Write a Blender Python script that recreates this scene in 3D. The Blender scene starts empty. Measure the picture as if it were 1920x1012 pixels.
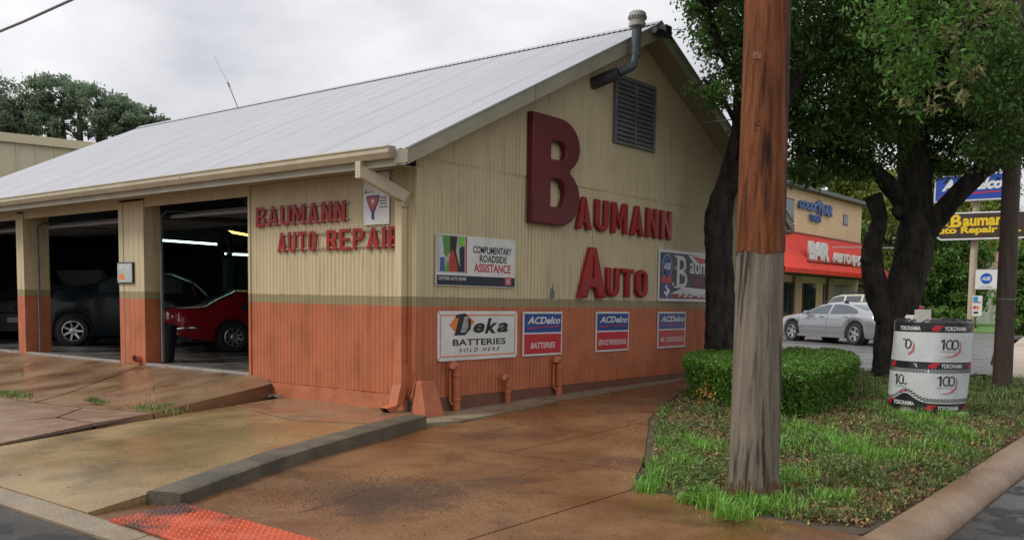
import bpy, bmesh, math, random
import numpy as np
from mathutils import Vector, Matrix
from mathutils.geometry import delaunay_2d_cdt
R = math.radians
random.seed(7)
RNG = np.random.default_rng(11)
SC = bpy.context.scene
COL = SC.collection

# ------------------------------------------------------------------ camera
F_PX, PY = 1743.8, 700.0
PITCH, ROLL, YAW = .0762, .0127, .6741
CAM = Vector((8.5602, -8.6562, 1.13))
_F = Vector((-math.sin(YAW), math.cos(YAW), 0)); _R = Vector((math.cos(YAW), math.sin(YAW), 0)); _U = Vector((0, 0, 1))
F2 = _F*math.cos(PITCH) - _U*math.sin(PITCH); U2 = _U*math.cos(PITCH) + _F*math.sin(PITCH)
CX = _R*math.cos(ROLL) + U2*math.sin(ROLL); CY = -_R*math.sin(ROLL) + U2*math.cos(ROLL)
cd = bpy.data.cameras.new('camera'); cam = bpy.data.objects.new('camera', cd); COL.objects.link(cam)
m = Matrix((CX, CY, -F2)).transposed().to_4x4(); m.translation = CAM
cam.matrix_world = m
cd.sensor_width = 36; cd.lens = F_PX/1920*36; cd.shift_x = 0; cd.shift_y = (PY-506)/1920
cd.clip_start = .05; cd.clip_end = 2000
SC.camera = cam
def ray(x, y): return CX*((x-960)/F_PX) - CY*((y-PY)/F_PX) + F2
def atZ(x, y, z): d = ray(x, y); return CAM + d*((z-CAM.z)/d.z)
def atY(x, y, Y=0.): d = ray(x, y); return CAM + d*((Y-CAM.y)/d.y)
def atX(x, y, X=0.): d = ray(x, y); return CAM + d*((X-CAM.x)/d.x)
def atD(x, y, D): return CAM + ray(x, y)*D

# ------------------------------------------------------------------ world, sun, exposure
SUN_EL, SUN_AZ = R(46), R(213)
w = bpy.data.worlds.new('World'); SC.world = w; w.use_nodes = True
nt = w.node_tree; nt.nodes.clear()
N = nt.nodes.new; L = nt.links.new
out = N('ShaderNodeOutputWorld'); bg = N('ShaderNodeBackground'); bg2 = N('ShaderNodeBackground'); mixs = N('ShaderNodeMixShader')
sky = N('ShaderNodeTexSky'); sky.sky_type = 'NISHITA'; sky.sun_disc = False; sky.sun_elevation = SUN_EL; sky.sun_rotation = SUN_AZ
bg.inputs[1].default_value = .08; L(sky.outputs[0], bg.inputs[0])
tc = N('ShaderNodeTexCoord'); mp = N('ShaderNodeMapping'); mp.inputs['Scale'].default_value = (1.6, 1.6, 3.4)
nz = N('ShaderNodeTexNoise'); nz.inputs['Scale'].default_value = 1.7; nz.inputs['Detail'].default_value = 7; nz.inputs['Roughness'].default_value = .52
L(tc.outputs['Generated'], mp.inputs[0]); L(mp.outputs[0], nz.inputs['Vector'])
cr = N('ShaderNodeValToRGB'); cr.color_ramp.elements[0].position = .33; cr.color_ramp.elements[0].color = (.43, .435, .48, 1)
cr.color_ramp.elements[1].position = .64; cr.color_ramp.elements[1].color = (.77, .765, .775, 1)
L(nz.outputs[0], cr.inputs[0])
# an overcast sky grows brighter towards the zenith
sp = N('ShaderNodeSeparateXYZ'); L(tc.outputs['Generated'], sp.inputs[0])
mr = N('ShaderNodeMapRange'); mr.inputs[1].default_value = 0.; mr.inputs[2].default_value = 1.; mr.inputs[3].default_value = .92; mr.inputs[4].default_value = 1.65
L(sp.outputs[2], mr.inputs[0])
L(cr.outputs[0], bg2.inputs[0]); L(mr.outputs[0], bg2.inputs[1])
mixs.inputs[0].default_value = .93; L(bg.outputs[0], mixs.inputs[1]); L(bg2.outputs[0], mixs.inputs[2]); L(mixs.outputs[0], out.inputs[0])
sd = bpy.data.lights.new('sun', 'SUN'); sd.energy = 1.5; sd.angle = R(20); sd.color = (1, .96, .9)
sun = bpy.data.objects.new('sun', sd); COL.objects.link(sun)
# the sun stands behind cloud to the left of the camera, over the front street
sv = Vector((-.55*math.cos(SUN_EL), -.84*math.cos(SUN_EL), math.sin(SUN_EL)))
sun.rotation_euler = sv.to_track_quat('Z', 'Y').to_euler(); sun.location = (0, -20, 30)
SC.view_settings.view_transform = 'Standard'; SC.view_settings.look = 'None'
SC.view_settings.gamma = 1; SC.view_settings.use_curve_mapping = False
SC.view_settings.exposure = 0.32
SC.render.engine = 'CYCLES'
SC.cycles.max_bounces = 6; SC.cycles.transparent_max_bounces = 8

# ------------------------------------------------------------------ materials
MATS = {}
def col(c):
    c = tuple(c); return c if len(c) == 4 else c + (1,)
def mat(name, c, rough=.7, c2=None, scale=4, thr=(.35, .65), bump=0., bscale=40, metal=0., spec=.5, rvar=None, coords='pos', stretch=None, island=0., emit=None, c3=None, scale3=.8, thr3=(.5, .62), detail=5, coat=0., trans=0., fine=None):
    if name in MATS: return MATS[name]
    M = bpy.data.materials.new(name); M.use_nodes = True; t = M.node_tree; n = t.nodes; l = t.links.new
    b = n['Principled BSDF']; b.inputs['Base Color'].default_value = col(c); b.inputs['Roughness'].default_value = rough
    b.inputs['Metallic'].default_value = metal; b.inputs['Specular IOR Level'].default_value = spec
    if coat: b.inputs['Coat Weight'].default_value = coat; b.inputs['Coat Roughness'].default_value = .06
    vec = None
    def getvec():
        nonlocal vec
        if vec is None:
            if coords == 'pos': g = n.new('ShaderNodeNewGeometry'); vec = g.outputs['Position']
            else: g = n.new('ShaderNodeTexCoord'); vec = g.outputs['Object']
            if stretch:
                mpn = n.new('ShaderNodeMapping'); mpn.inputs['Scale'].default_value = stretch; l(vec, mpn.inputs[0]); vec = mpn.outputs[0]
        return vec
    def noise(s, d=detail, r=.6):
        q = n.new('ShaderNodeTexNoise'); q.inputs['Scale'].default_value = s; q.inputs['Detail'].default_value = d; q.inputs['Roughness'].default_value = r
        l(getvec(), q.inputs['Vector']); return q.outputs[0]
    def ramp(src, a, b_):
        q = n.new('ShaderNodeMapRange'); q.inputs[1].default_value = a; q.inputs[2].default_value = b_; q.clamp = True; l(src, q.inputs[0]); return q.outputs[0]
    cur = None
    if c2 is not None:
        mx = n.new('ShaderNodeMix'); mx.data_type = 'RGBA'; mx.inputs[6].default_value = col(c); mx.inputs[7].default_value = col(c2)
        l(ramp(noise(scale), *thr), mx.inputs[0]); cur = mx.outputs[2]
    if c3 is not None:
        mx = n.new('ShaderNodeMix'); mx.data_type = 'RGBA'; mx.inputs[7].default_value = col(c3)
        if cur: l(cur, mx.inputs[6])
        else: mx.inputs[6].default_value = col(c)
        l(ramp(noise(scale3), *thr3), mx.inputs[0]); cur = mx.outputs[2]
    if fine:
        mx = n.new('ShaderNodeMix'); mx.data_type = 'RGBA'; mx.blend_type = 'MULTIPLY'; mx.inputs[0].default_value = 1
        if cur: l(cur, mx.inputs[6])
        else: mx.inputs[6].default_value = col(c)
        q = n.new('ShaderNodeMapRange'); q.inputs[1].default_value = .3; q.inputs[2].default_value = .7; q.inputs[3].default_value = 1-fine[0]; q.inputs[4].default_value = 1+fine[0]*.6
        l(noise(fine[1], 3, .7), q.inputs[0]); cb = n.new('ShaderNodeCombineColor')
        for k_ in range(3): l(q.outputs[0], cb.inputs[k_])
        l(cb.outputs[0], mx.inputs[7]); cur = mx.outputs[2]
    if island:
        g = n.new('ShaderNodeNewGeometry'); hs = n.new('ShaderNodeHueSaturation')
        rr = n.new('ShaderNodeMapRange'); rr.inputs[3].default_value = 1-island; rr.inputs[4].default_value = 1+island; l(g.outputs['Random Per Island'], rr.inputs[0]); l(rr.outputs[0], hs.inputs['Value'])
        r2 = n.new('ShaderNodeMapRange'); r2.inputs[3].default_value = .5-.06*island; r2.inputs[4].default_value = .5+.05*island; l(g.outputs['Random Per Island'], r2.inputs[0]); l(r2.outputs[0], hs.inputs['Hue'])
        if cur: l(cur, hs.inputs['Color'])
        else: hs.inputs['Color'].default_value = col(c)
        cur = hs.outputs[0]
    if cur: l(cur, b.inputs['Base Color'])
    if rvar:
        q = n.new('ShaderNodeMapRange'); q.inputs[1].default_value = rvar[0]; q.inputs[2].default_value = rvar[1]; q.inputs[3].default_value = rvar[2]; q.inputs[4].default_value = rvar[3]; q.clamp = True
        l(noise(rvar[4], 4), q.inputs[0]); l(q.outputs[0], b.inputs['Roughness'])
    if bump:
        bp = n.new('ShaderNodeBump'); bp.inputs['Strength'].default_value = 1; bp.inputs['Distance'].default_value = bump; l(noise(bscale, 6), bp.inputs['Height']); l(bp.outputs[0], b.inputs['Normal'])
    if emit: b.inputs['Emission Color'].default_value = col(emit[0]); b.inputs['Emission Strength'].default_value = emit[1]
    if trans:
        tr = n.new('ShaderNodeBsdfTranslucent'); ms = n.new('ShaderNodeMixShader'); ms.inputs[0].default_value = trans
        if cur: l(cur, tr.inputs[0])
        else: tr.inputs[0].default_value = col(c)
        l(b.outputs[0], ms.inputs[1]); l(tr.outputs[0], ms.inputs[2]); l(ms.outputs[0], n['Material Output'].inputs[0])
    MATS[name] = M; return M

CREAM, OLIVE, ORANGE = (.57, .475, .29), (.28, .235, .12), (.48, .145, .062)
def wall_paint(name, rough=.55):
    """cream above, an olive band, orange below: three coats of paint on one wall"""
    M = mat(name, CREAM, rough, c2=tuple(x*.84 for x in CREAM), scale=2.2, stretch=(1, 1, .35), thr=(.35, .75))
    t = M.node_tree; n = t.nodes; l = t.links.new; b = n['Principled BSDF']
    old = b.inputs['Base Color'].links[0].from_socket
    g = n.new('ShaderNodeNewGeometry'); s = n.new('ShaderNodeSeparateXYZ'); l(g.outputs['Position'], s.inputs[0])
    mm = n.new('ShaderNodeMath'); mm.operation = 'MULTIPLY_ADD'; mm.inputs[1].default_value = .007; l(s.outputs[0], mm.inputs[0]); l(s.outputs[2], mm.inputs[2])
    nn = n.new('ShaderNodeTexNoise'); nn.inputs['Scale'].default_value = 6; l(g.outputs['Position'], nn.inputs['Vector'])
    m2 = n.new('ShaderNodeMath'); m2.operation = 'MULTIPLY_ADD'; m2.inputs[1].default_value = .022; l(nn.outputs[0], m2.inputs[0]); l(mm.outputs[0], m2.inputs[2])
    def step(v):
        q = n.new('ShaderNodeMath'); q.operation = 'GREATER_THAN'; q.inputs[1].default_value = v+.011; l(m2.outputs[0], q.inputs[0]); return q.outputs[0]
    orr = n.new('ShaderNodeMix'); orr.data_type = 'RGBA'; orr.inputs[6].default_value = col(ORANGE); orr.inputs[7].default_value = col(tuple(x*.78 for x in ORANGE))
    n2 = n.new('ShaderNodeTexNoise'); n2.inputs['Scale'].default_value = 2.5; n2.inputs['Detail'].default_value = 5; l(g.outputs['Position'], n2.inputs['Vector'])
    q2 = n.new('ShaderNodeMapRange'); q2.inputs[1].default_value = .4; q2.inputs[2].default_value = .7; l(n2.outputs[0], q2.inputs[0]); l(q2.outputs[0], orr.inputs[0])
    a = n.new('ShaderNodeMix'); a.data_type = 'RGBA'; l(step(1.065), a.inputs[0]); l(orr.outputs[2], a.inputs[6]); a.inputs[7].default_value = col(OLIVE)
    c = n.new('ShaderNodeMix'); c.data_type = 'RGBA'; l(step(1.19), c.inputs[0]); l(a.outputs[2], c.inputs[6]); l(old, c.inputs[7])
    # grime spots and faint drips of their own shape
    n3 = n.new('ShaderNodeTexNoise'); n3.inputs['Scale'].default_value = 9; n3.inputs['Detail'].default_value = 8; mp3 = n.new('ShaderNodeMapping'); mp3.inputs['Scale'].default_value = (1, 1, .12); l(g.outputs['Position'], mp3.inputs[0]); l(mp3.outputs[0], n3.inputs['Vector'])
    q3 = n.new('ShaderNodeMapRange'); q3.inputs[1].default_value = .55; q3.inputs[2].default_value = .8; q3.inputs[4].default_value = .6; q3.clamp = True; l(n3.outputs[0], q3.inputs[0])
    d = n.new('ShaderNodeMix'); d.data_type = 'RGBA'; d.blend_type = 'MULTIPLY'; l(q3.outputs[0], d.inputs[0]); l(c.outputs[2], d.inputs[6]); d.inputs[7].default_value = (.55, .5, .42, 1)
    l(d.outputs[2], b.inputs['Base Color'])
    return M

# ------------------------------------------------------------------ mesh helpers
class MB:
    def __init__(s): s.v = []; s.f = []
    def add(s, vs, fs):
        o = len(s.v); s.v += [tuple(p) for p in vs]; s.f += [tuple(i+o for i in f) for f in fs]; return s
    def box(s, a, b, M=None):
        x0, y0, z0 = a; x1, y1, z1 = b
        vs = [Vector(p) for p in ((x0,y0,z0),(x1,y0,z0),(x1,y1,z0),(x0,y1,z0),(x0,y0,z1),(x1,y0,z1),(x1,y1,z1),(x0,y1,z1))]
        if M: vs = [M @ p for p in vs]
        return s.add(vs, [(0,3,2,1),(4,5,6,7),(0,1,5,4),(1,2,6,5),(2,3,7,6),(3,0,4,7)])
    def prism(s, poly, d, M=None):
        """poly: 3D points of a flat outline, d: thickness vector"""
        n = len(poly); d = Vector(d); P = [Vector(p) for p in poly]; Q = [p+d for p in P]
        nrm = Vector((0,0,0))
        for i in range(n): nrm += P[i].cross(P[(i+1) % n])
        if nrm.dot(d) > 0: P.reverse(); Q.reverse()
        vs = P+Q
        if M: vs = [M @ p for p in vs]
        return s.add(vs, [tuple(range(n)), tuple(range(2*n-1, n-1, -1))] + [(i, i+n, (i+1) % n+n, (i+1) % n) for i in range(n)])
    def tube(s, pts, r, n=10, cap=True, jitter=0., sq=False):
        pts = [Vector(p) for p in pts]; rs = r if isinstance(r, (list, tuple)) else [r]*len(pts)
        o = len(s.v); up = None
        for i, p in enumerate(pts):
            t = (pts[min(i+1, len(pts)-1)] - pts[max(i-1, 0)]).normalized()
            if up is None: up = Vector((0,0,1)) if abs(t.z) < .9 else Vector((1,0,0))
            a = t.cross(up).normalized(); b = a.cross(t).normalized(); up = b
            for k in range(n):
                an = 2*math.pi*(k+(.5 if sq else 0))/n; rr = rs[i]*(1+(random.uniform(-jitter, jitter) if jitter else 0))
                s.v.append(tuple(p + a*(math.cos(an)*rr) + b*(math.sin(an)*rr)))
        for i in range(len(pts)-1):
            for k in range(n):
                k2 = (k+1) % n; s.f.append((o+i*n+k, o+i*n+k2, o+(i+1)*n+k2, o+(i+1)*n+k))
        if cap:
            s.f.append(tuple(o+k for k in reversed(range(n)))); e = o+(len(pts)-1)*n; s.f.append(tuple(e+k for k in range(n)))
        return s
    def lathe(s, prof, n=24, M=None, cap=True):
        o = len(s.v)
        for r_, z in prof:
            for k in range(n):
                a = 2*math.pi*k/n; p = Vector((r_*math.cos(a), r_*math.sin(a), z)); s.v.append(tuple(M @ p if M else p))
        for i in range(len(prof)-1):
            for k in range(n):
                k2 = (k+1) % n; s.f.append((o+i*n+k, o+i*n+k2, o+(i+1)*n+k2, o+(i+1)*n+k))
        if cap:
            s.f.append(tuple(o+k for k in reversed(range(n)))); e = o+(len(prof)-1)*n; s.f.append(tuple(e+k for k in range(n)))
        return s
    def mesh(s, name):
        me = bpy.data.meshes.new(name); me.from_pydata(s.v, [], s.f); me.update(); return me
    def build(s, name, m, parent=None, smooth=None, bevel=0):
        return link(name, s.mesh(name), m, parent, smooth, bevel)
def link(name, me, m, parent=None, smooth=None, bevel=0):
    o = bpy.data.objects.new(name, me)
    if m is not None and not me.materials: me.materials.append(m)
    COL.objects.link(o)
    if parent: o.parent = parent
    if smooth is not None:
        me.polygons.foreach_set('use_smooth', [True]*len(me.polygons))
        if smooth > 0: me.set_sharp_from_angle(angle=R(smooth))
    if bevel:
        b = o.modifiers.new('bevel', 'BEVEL'); b.width = bevel; b.segments = 2; b.limit_method = 'ANGLE'
    return o
def tag(o, label=None, cat=None, group=None, kind=None):
    if label: o['label'] = label
    if cat: o['category'] = cat
    if group: o['group'] = group
    if kind: o['kind'] = kind
    return o
def empty(name, label, cat, loc=(0,0,0), rz=0, group=None):
    o = bpy.data.objects.new(name, None); COL.objects.link(o); o.location = loc; o.rotation_euler.z = rz; o.empty_display_size = .2
    return tag(o, label, cat, group)
def frame(origin, u, v):
    """matrix with local x along u, y along v, z along their cross product"""
    u = Vector(u).normalized(); v = Vector(v).normalized(); w_ = u.cross(v).normalized()
    M = Matrix((u, v, w_)).transposed().to_4x4(); M.translation = Vector(origin); return M
def clone(o, loc=None, rz=None, parent=None):
    c = o.copy(); COL.objects.link(c)
    if parent: c.parent = parent
    if loc is not None: c.location = loc
    if rz is not None: c.rotation_euler.z = rz
    for ch in list(o.children): clone(ch, parent=c)
    return c

# ------------------------------------------------------------------ lettering
def curve_mesh(splines, depth=0., bevel=0., res=2):
    cu = bpy.data.curves.new('c', 'CURVE'); cu.dimensions = '2D'; cu.fill_mode = 'BOTH'
    for pl in splines:
        sp_ = cu.splines.new('POLY'); sp_.points.add(len(pl)-1)
        for i, p in enumerate(pl): sp_.points[i].co = (p[0], p[1], 0, 1)
        sp_.use_cyclic_u = True
    cu.extrude = depth/2; cu.bevel_depth = bevel; cu.bevel_resolution = res
    if bevel: cu.offset = -bevel
    ob = bpy.data.objects.new('c', cu); COL.objects.link(ob); dg = bpy.context.evaluated_depsgraph_get(); dg.update()
    me = bpy.data.meshes.new_from_object(ob.evaluated_get(dg)); bpy.data.objects.remove(ob); bpy.data.curves.remove(cu)
    return me
_tc = {}
def text_mesh(s, bold=0.0, shear=0., depth=0., space=1.):
    k = (s, bold, shear, depth, space)
    if k in _tc: return _tc[k].copy()
    cu = bpy.data.curves.new('t', 'FONT'); cu.body = s; cu.size = 1; cu.offset = bold; cu.shear = shear; cu.extrude = depth/2; cu.space_character = space; cu.resolution_u = 3
    ob = bpy.data.objects.new('t', cu); COL.objects.link(ob); dg = bpy.context.evaluated_depsgraph_get(); dg.update()
    me = bpy.data.meshes.new_from_object(ob.evaluated_get(dg)); bpy.data.objects.remove(ob); bpy.data.curves.remove(cu)
    me.materials.clear(); _tc[k] = me; return me.copy()
def fit(me, M, x0, y0, x1, y1, zoff=0.):
    """scale a flat mesh into the box x0..x1, y0..y1 of frame M"""
    n = len(me.vertices); a = np.empty(n*3); me.vertices.foreach_get('co', a); a = a.reshape(-1, 3)
    mn, mx = a.min(0), a.max(0)
    a[:, 0] = x0 + (a[:, 0]-mn[0])/(mx[0]-mn[0])*(x1-x0); a[:, 1] = y0 + (a[:, 1]-mn[1])/(mx[1]-mn[1])*(y1-y0); a[:, 2] += zoff - mn[2]
    me.vertices.foreach_set('co', a.ravel()); me.transform(M); me.update(); return me
def lettering(s, M, x0, y0, x1, y1, m, parent, zoff=.004, bold=.0, shear=0., depth=0., name='lettering', space=1.):
    return link(name, fit(text_mesh(s, bold, shear, depth, space), M, x0, y0, x1, y1, zoff), m, parent)
def flat(M, pts, m, parent, z=.003, name='print', th=.0):
    b = MB()
    if th: b.prism([(p[0], p[1], z) for p in pts], (0, 0, th), M)
    else: b.add([M @ Vector((p[0], p[1], z)) for p in pts], [tuple(range(len(pts)))])
    return b.build(name, m, parent)
def rect(x0, y0, x1, y1): return [(x0, y0), (x1, y0), (x1, y1), (x0, y1)]
def arc(cx, cy, rx, ry, a0, a1, n=8): return [(cx+rx*math.cos(R(a0+(a1-a0)*i/n)), cy+ry*math.sin(R(a0+(a1-a0)*i/n))) for i in range(n+1)]
def glyph(ch, s=.2, w=.6):
    """bold block capitals of height 1, stroke s, width w; first outline, then holes"""
    h = 1
    if ch == 'I': return [rect(0, 0, s, 1)], s
    if ch == 'T': return [[(0,1-s*.85),(w/2-s/2,1-s*.85),(w/2-s/2,0),(w/2+s/2,0),(w/2+s/2,1-s*.85),(w,1-s*.85),(w,1),(0,1)]], w
    if ch == 'E': return [[(0,0),(w,0),(w,s*.85),(s,s*.85),(s,.5-s*.4),(w*.88,.5-s*.4),(w*.88,.5+s*.4),(s,.5+s*.4),(s,1-s*.85),(w,1-s*.85),(w,1),(0,1)]], w
    if ch == 'N': return [[(0,0),(s*.95,0),(s*.95,.56),(w-s*.95,0),(w,0),(w,1),(w-s*.95,1),(w-s*.95,.44),(s*.95,1),(0,1)]], w
    if ch == 'M':
        W = w*1.25; return [[(0,0),(s*.9,0),(s*.9,.62),(W/2,.12),(W-s*.9,.62),(W-s*.9,0),(W,0),(W,1),(W-s,1),(W/2,.45),(s,1),(0,1)]], W
    if ch == 'A':
        W = w*1.12; k = s*1.08; a = (W/2-s*.38)
        def xl(z): return a*z
        yb, yt = .2, .2+s*.75
        return [[(0,0),(k,0),(xl(yb)+k,yb),(W-xl(yb)-k,yb),(W-k,0),(W,0),(W/2+s*.38,1),(W/2-s*.38,1)],
                [(xl(yt)+k,yt),(W-xl(yt)-k,yt),(W/2+.012,.80),(W/2-.012,.80)][::-1]], W
    if ch == 'U':
        o = [(0,1),(0,w*.45)] + arc(w/2,w*.45,w/2,w*.45,180,360,12)[1:] + [(w,1),(w-s,1),(w-s,w*.45)]
        r_ = w/2-s; return [o + arc(w/2,w*.45,r_,w*.45-s*.85,360,180,10)[1:] + [(s,1)]], w
    if ch == 'O':
        q = w/2; e = q*.85
        o = arc(q,1-e,q,e,0,180,12) + arc(q,e,q,e,180,360,12)
        r_ = q-s; i = arc(q,1-e,r_,e-s*.85,0,180,10) + arc(q,e,r_,e-s*.85,180,360,10)
        return [o, i[::-1]], w
    if ch in 'PRB':
        t = s*.85
        if ch == 'P' or ch == 'R':
            yb = .42; q = (1-yb)/2; rx = min(w*.5, q*1.05)
            top = arc(w-rx, 1-q, rx, q, 90, -90, 12)
            if ch == 'P': o = [(0,0),(s,0),(s,yb)] + top[::-1] + [(0,1)]
            else: o = [(0,0),(s,0),(s,yb),(w*.42,yb),(w-s*1.02,0),(w+.02,0),(w*.78,yb+.03)] + arc(w-rx,1-q,rx,q,-62,90,11) + [(0,1)]
            rx2 = max(rx-s, .02); hole = [(s,1-t)] + arc(w-rx,1-q,rx2,q-t,90,-90,8) + [(s,yb+t)]
            return [o, hole], w
        rx = w*.42; mb = min(t, .2)
        o = [(0,0)] + arc(w-rx,.27,rx,.27,-90,62,10) + arc(w-rx-.01,.75,rx,.25,-58,90,10) + [(0,1)]
        xr = w-s*.86
        def hole(z0, z1):
            r_ = min((xr-s)*.75, (z1-z0)*.48)
            return [(s,z1)] + arc(xr-r_,z1-r_,r_,r_,90,0,6) + arc(xr-r_,z0+r_,r_,r_,0,-90,6) + [(s,z0)]
        return [o, hole(.52+mb*.45,1-min(t,.22)), hole(min(t,.17),.52-mb*.45)], w
def word_widths(word, s, w, gap):
    x = 0; r_ = []
    for ch in word:
        if ch == ' ': x += w*.6; r_.append(None); continue
        g, gw = glyph(ch, s, w); r_.append((g, x, gw)); x += gw+gap
    return r_, x-gap
def block_word(word, M, x0, y0, x1, y1, m, parent, depth, bevel, s=.2, w=.55, gap=.13, zoff=0.):
    gl, tot = word_widths(word, s, w, gap); H = y1-y0; kx = (x1-x0)/tot
    for g in gl:
        if g is None: continue
        gs, gx, gw = g
        sp_ = [[(x0+(p[0]+gx)*kx, y0+p[1]*H) for p in pl] for pl in gs]
        me = curve_mesh(sp_, depth, bevel); me.transform(Matrix.Translation((0, 0, zoff+depth/2+bevel))); me.transform(M)
        link('sign_letter', me, m, parent, smooth=35)

# ------------------------------------------------------------------ ground
def lerp_tab(x, tab):
    if x <= tab[0][0]: return tab[0][1]
    for (a, b), (c, d) in zip(tab, tab[1:]):
        if x <= c: return b+(d-b)*(x-a)/(c-a)
    return tab[-1][1]
def G(x, y):
    return lerp_tab(y, [(-5, -.45), (-.7, -.40), (3, -.31), (7.3, -.275), (12, -.16), (18.7, 0), (30, .1), (60, .3), (120, .6)])
def G_front(x, y):          # the slab between apron and kerb
    return lerp_tab(y, [(-5.4, -.425), (-2, -.345), (0, -.315)]) + .055*max(0, min(1, (x+.6)/1.4))*max(0, min(1, (y+5.38)/.6))*max(0, min(1, -y/.8))
def G_apron(x, y):
    z = lerp_tab(y, [(-5.4, -.42), (-2.2, -.27), (0, -.03)])
    if x > -3.3: z -= .10*max(0, min(1, (x+3.3)/.4))*max(0, min(1, (y+2)/2))
    return z
def inside(poly, x, y):
    c = False; n = len(poly)
    for i in range(n):
        x1, y1 = poly[i]; x2, y2 = poly[(i+1) % n]
        if (y1 > y) != (y2 > y) and x < (x2-x1)*(y-y1)/(y2-y1)+x1: c = not c
    return c
def sheet(name, poly, zf, m, step=.5, skirt=.0, parent=None, dz=0., kind=None, wob=0.):
    pts = []
    n = len(poly); edge = []
    for i in range(n):
        a, b = Vector(poly[i]), Vector(poly[(i+1) % n]); k = max(1, int((b-a).length/step))
        for j in range(k): edge.append(a+(b-a)*(j/k))
    ne = len(edge); pts = list(edge)
    xs = [p.x for p in edge]; ys = [p.y for p in edge]
    x = min(xs)+step/2
    while x < max(xs):
        y = min(ys)+step/2
        while y < max(ys):
            if inside(poly, x, y): pts.append(Vector((x, y)))
            y += step
        x += step
    v, e, f, *_ = delaunay_2d_cdt(pts, [], [list(range(ne))], 1, 1e-5)
    V = [(p.x, p.y, zf(p.x, p.y)+dz+(wob*math.sin(p.x*3.1+p.y*1.7)*math.sin(p.y*2.3-p.x) if wob else 0)) for p in v]
    F = []
    for q in f:
        a, b, c = (Vector(V[i]) for i in q[:3]); F.append(tuple(q) if (b-a).cross(c-a).z > 0 else tuple(reversed(q)))
    if skirt:
        cnt = {}
        for q in F:
            for i in range(len(q)): cnt[(q[i], q[(i+1) % len(q)])] = 1
        bd = [k for k in cnt if (k[1], k[0]) not in cnt]
        mp_ = {}
        for a, b in bd:
            for i in (a, b):
                if i not in mp_: mp_[i] = len(V); V.append((V[i][0], V[i][1], V[i][2]-skirt))
            F.append((b, a, mp_[a], mp_[b]))
    me = bpy.data.meshes.new(name); me.from_pydata(V, [], F); me.update()
    o = link(name, me, m, parent)
    if kind: o['kind'] = kind
    return o

M_soil = mat('soil', (.06, .042, .026), .95, c2=(.1, .075, .045), scale=3, bump=.02, bscale=30)
M_asph = mat('wet_asphalt', fine=(.5, 45), spec=.35, c=(.016, .016, .017), rough=.3, c2=(.034, .033, .032), scale=1.6, thr=(.4, .7), bump=.0025, bscale=120, rvar=(.48, .525, .015, .62, 1.7), c3=(.075, .07, .062), scale3=14, thr3=(.62, .75))
M_asph2 = mat('far_asphalt', (.10, .097, .095), .45, c2=(.15, .145, .14), scale=1.2, stretch=(.3, 2., 1), rvar=(.4, .6, .22, .55, .8))
M_drive = mat('driveway_concrete', fine=(.38, 55), c=(.155, .064, .022), rough=.42, c2=(.25, .13, .055), scale=.9, thr=(.38, .66), bump=.003, bscale=70, rvar=(.36, .6, .12, .48, 1.1), c3=(.075, .036, .018), scale3=.7, thr3=(.50, .66))
M_slab = mat('wet_slab_concrete', fine=(.38, 55), c=(.25, .165, .072), rough=.35, c2=(.32, .22, .10), scale=.75, thr=(.36, .62), bump=.003, bscale=60, rvar=(.36, .62, .08, .4, .8), c3=(.14, .098, .04), scale3=.9, thr3=(.52, .7))
M_apron = mat('apron_concrete', fine=(.38, 55), c=(.21, .115, .06), rough=.4, c2=(.31, .20, .115), scale=1.1, thr=(.35, .65), bump=.003, bscale=60, rvar=(.36, .6, .14, .5, .9), c3=(.10, .042, .018), scale3=.6, thr3=(.50, .62), stretch=(1, .6, 1))
M_pink = mat('reddish_concrete', fine=(.38, 55), c=(.20, .115, .066), rough=.5, c2=(.28, .18, .11), scale=1.6, bump=.006, bscale=25, c3=(.2, .1, .06), scale3=2.2)
M_kerbd = mat('dark_kerb_concrete', fine=(.38, 55), c=(.085, .070, .045), rough=.6, c2=(.13, .108, .07), scale=3, bump=.008, bscale=35, c3=(.07, .06, .042), scale3=2)
M_kerbb = mat('brown_kerb_concrete', fine=(.38, 55), c=(.20, .128, .072), rough=.5, c2=(.28, .19, .115), scale=2, bump=.008, bscale=30, c3=(.2, .11, .055), scale3=1.5)
M_walk = mat('pale_walk_concrete', fine=(.38, 55), c=(.32, .26, .17), rough=.6, c2=(.22, .17, .11), scale=2, bump=.004, bscale=50, c3=(.2, .13, .07), scale3=2.5)
M_far_walk = mat('far_walk_concrete', (.48, .40, .31), .7, c2=(.38, .31, .23), scale=1.5)
M_crack = mat('crack_dirt', (.045, .032, .022), .9)
M_grassbase = mat('lawn', (.07, .16, .025), .9, c2=(.11, .22, .04), scale=1.5, bump=.03, bscale=40)
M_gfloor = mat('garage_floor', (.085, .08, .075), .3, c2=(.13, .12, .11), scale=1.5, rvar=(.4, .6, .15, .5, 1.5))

# earth under everything, out to the horizon
def G_earth(x, y): return (G(x, y) if y > -6 else -.5) - .28
sheet('ground', [(-300, -120), (220, -120), (220, 500), (-300, 500)], G_earth, M_soil, 12, kind='structure')
# streets
ST_Z = -.55
def G_street(x, y): return (G(x, y) - .15)
sheet('street', [(-60, -30), (60, -30), (60, -5.61), (9.5, -5.61), (6.8, -5.61), (-60, -5.61)], lambda x, y: -.475, M_asph, 2.0, kind='structure')
sheet('side_street', [(6.92, -5.93), (16, -5.93), (16, 90), (6.92, 90), (6.95, 2)], lambda x, y: G(x, y)-.085+.01*math.sin(x*2+y*1.3), M_asph, .8, kind='structure')
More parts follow.
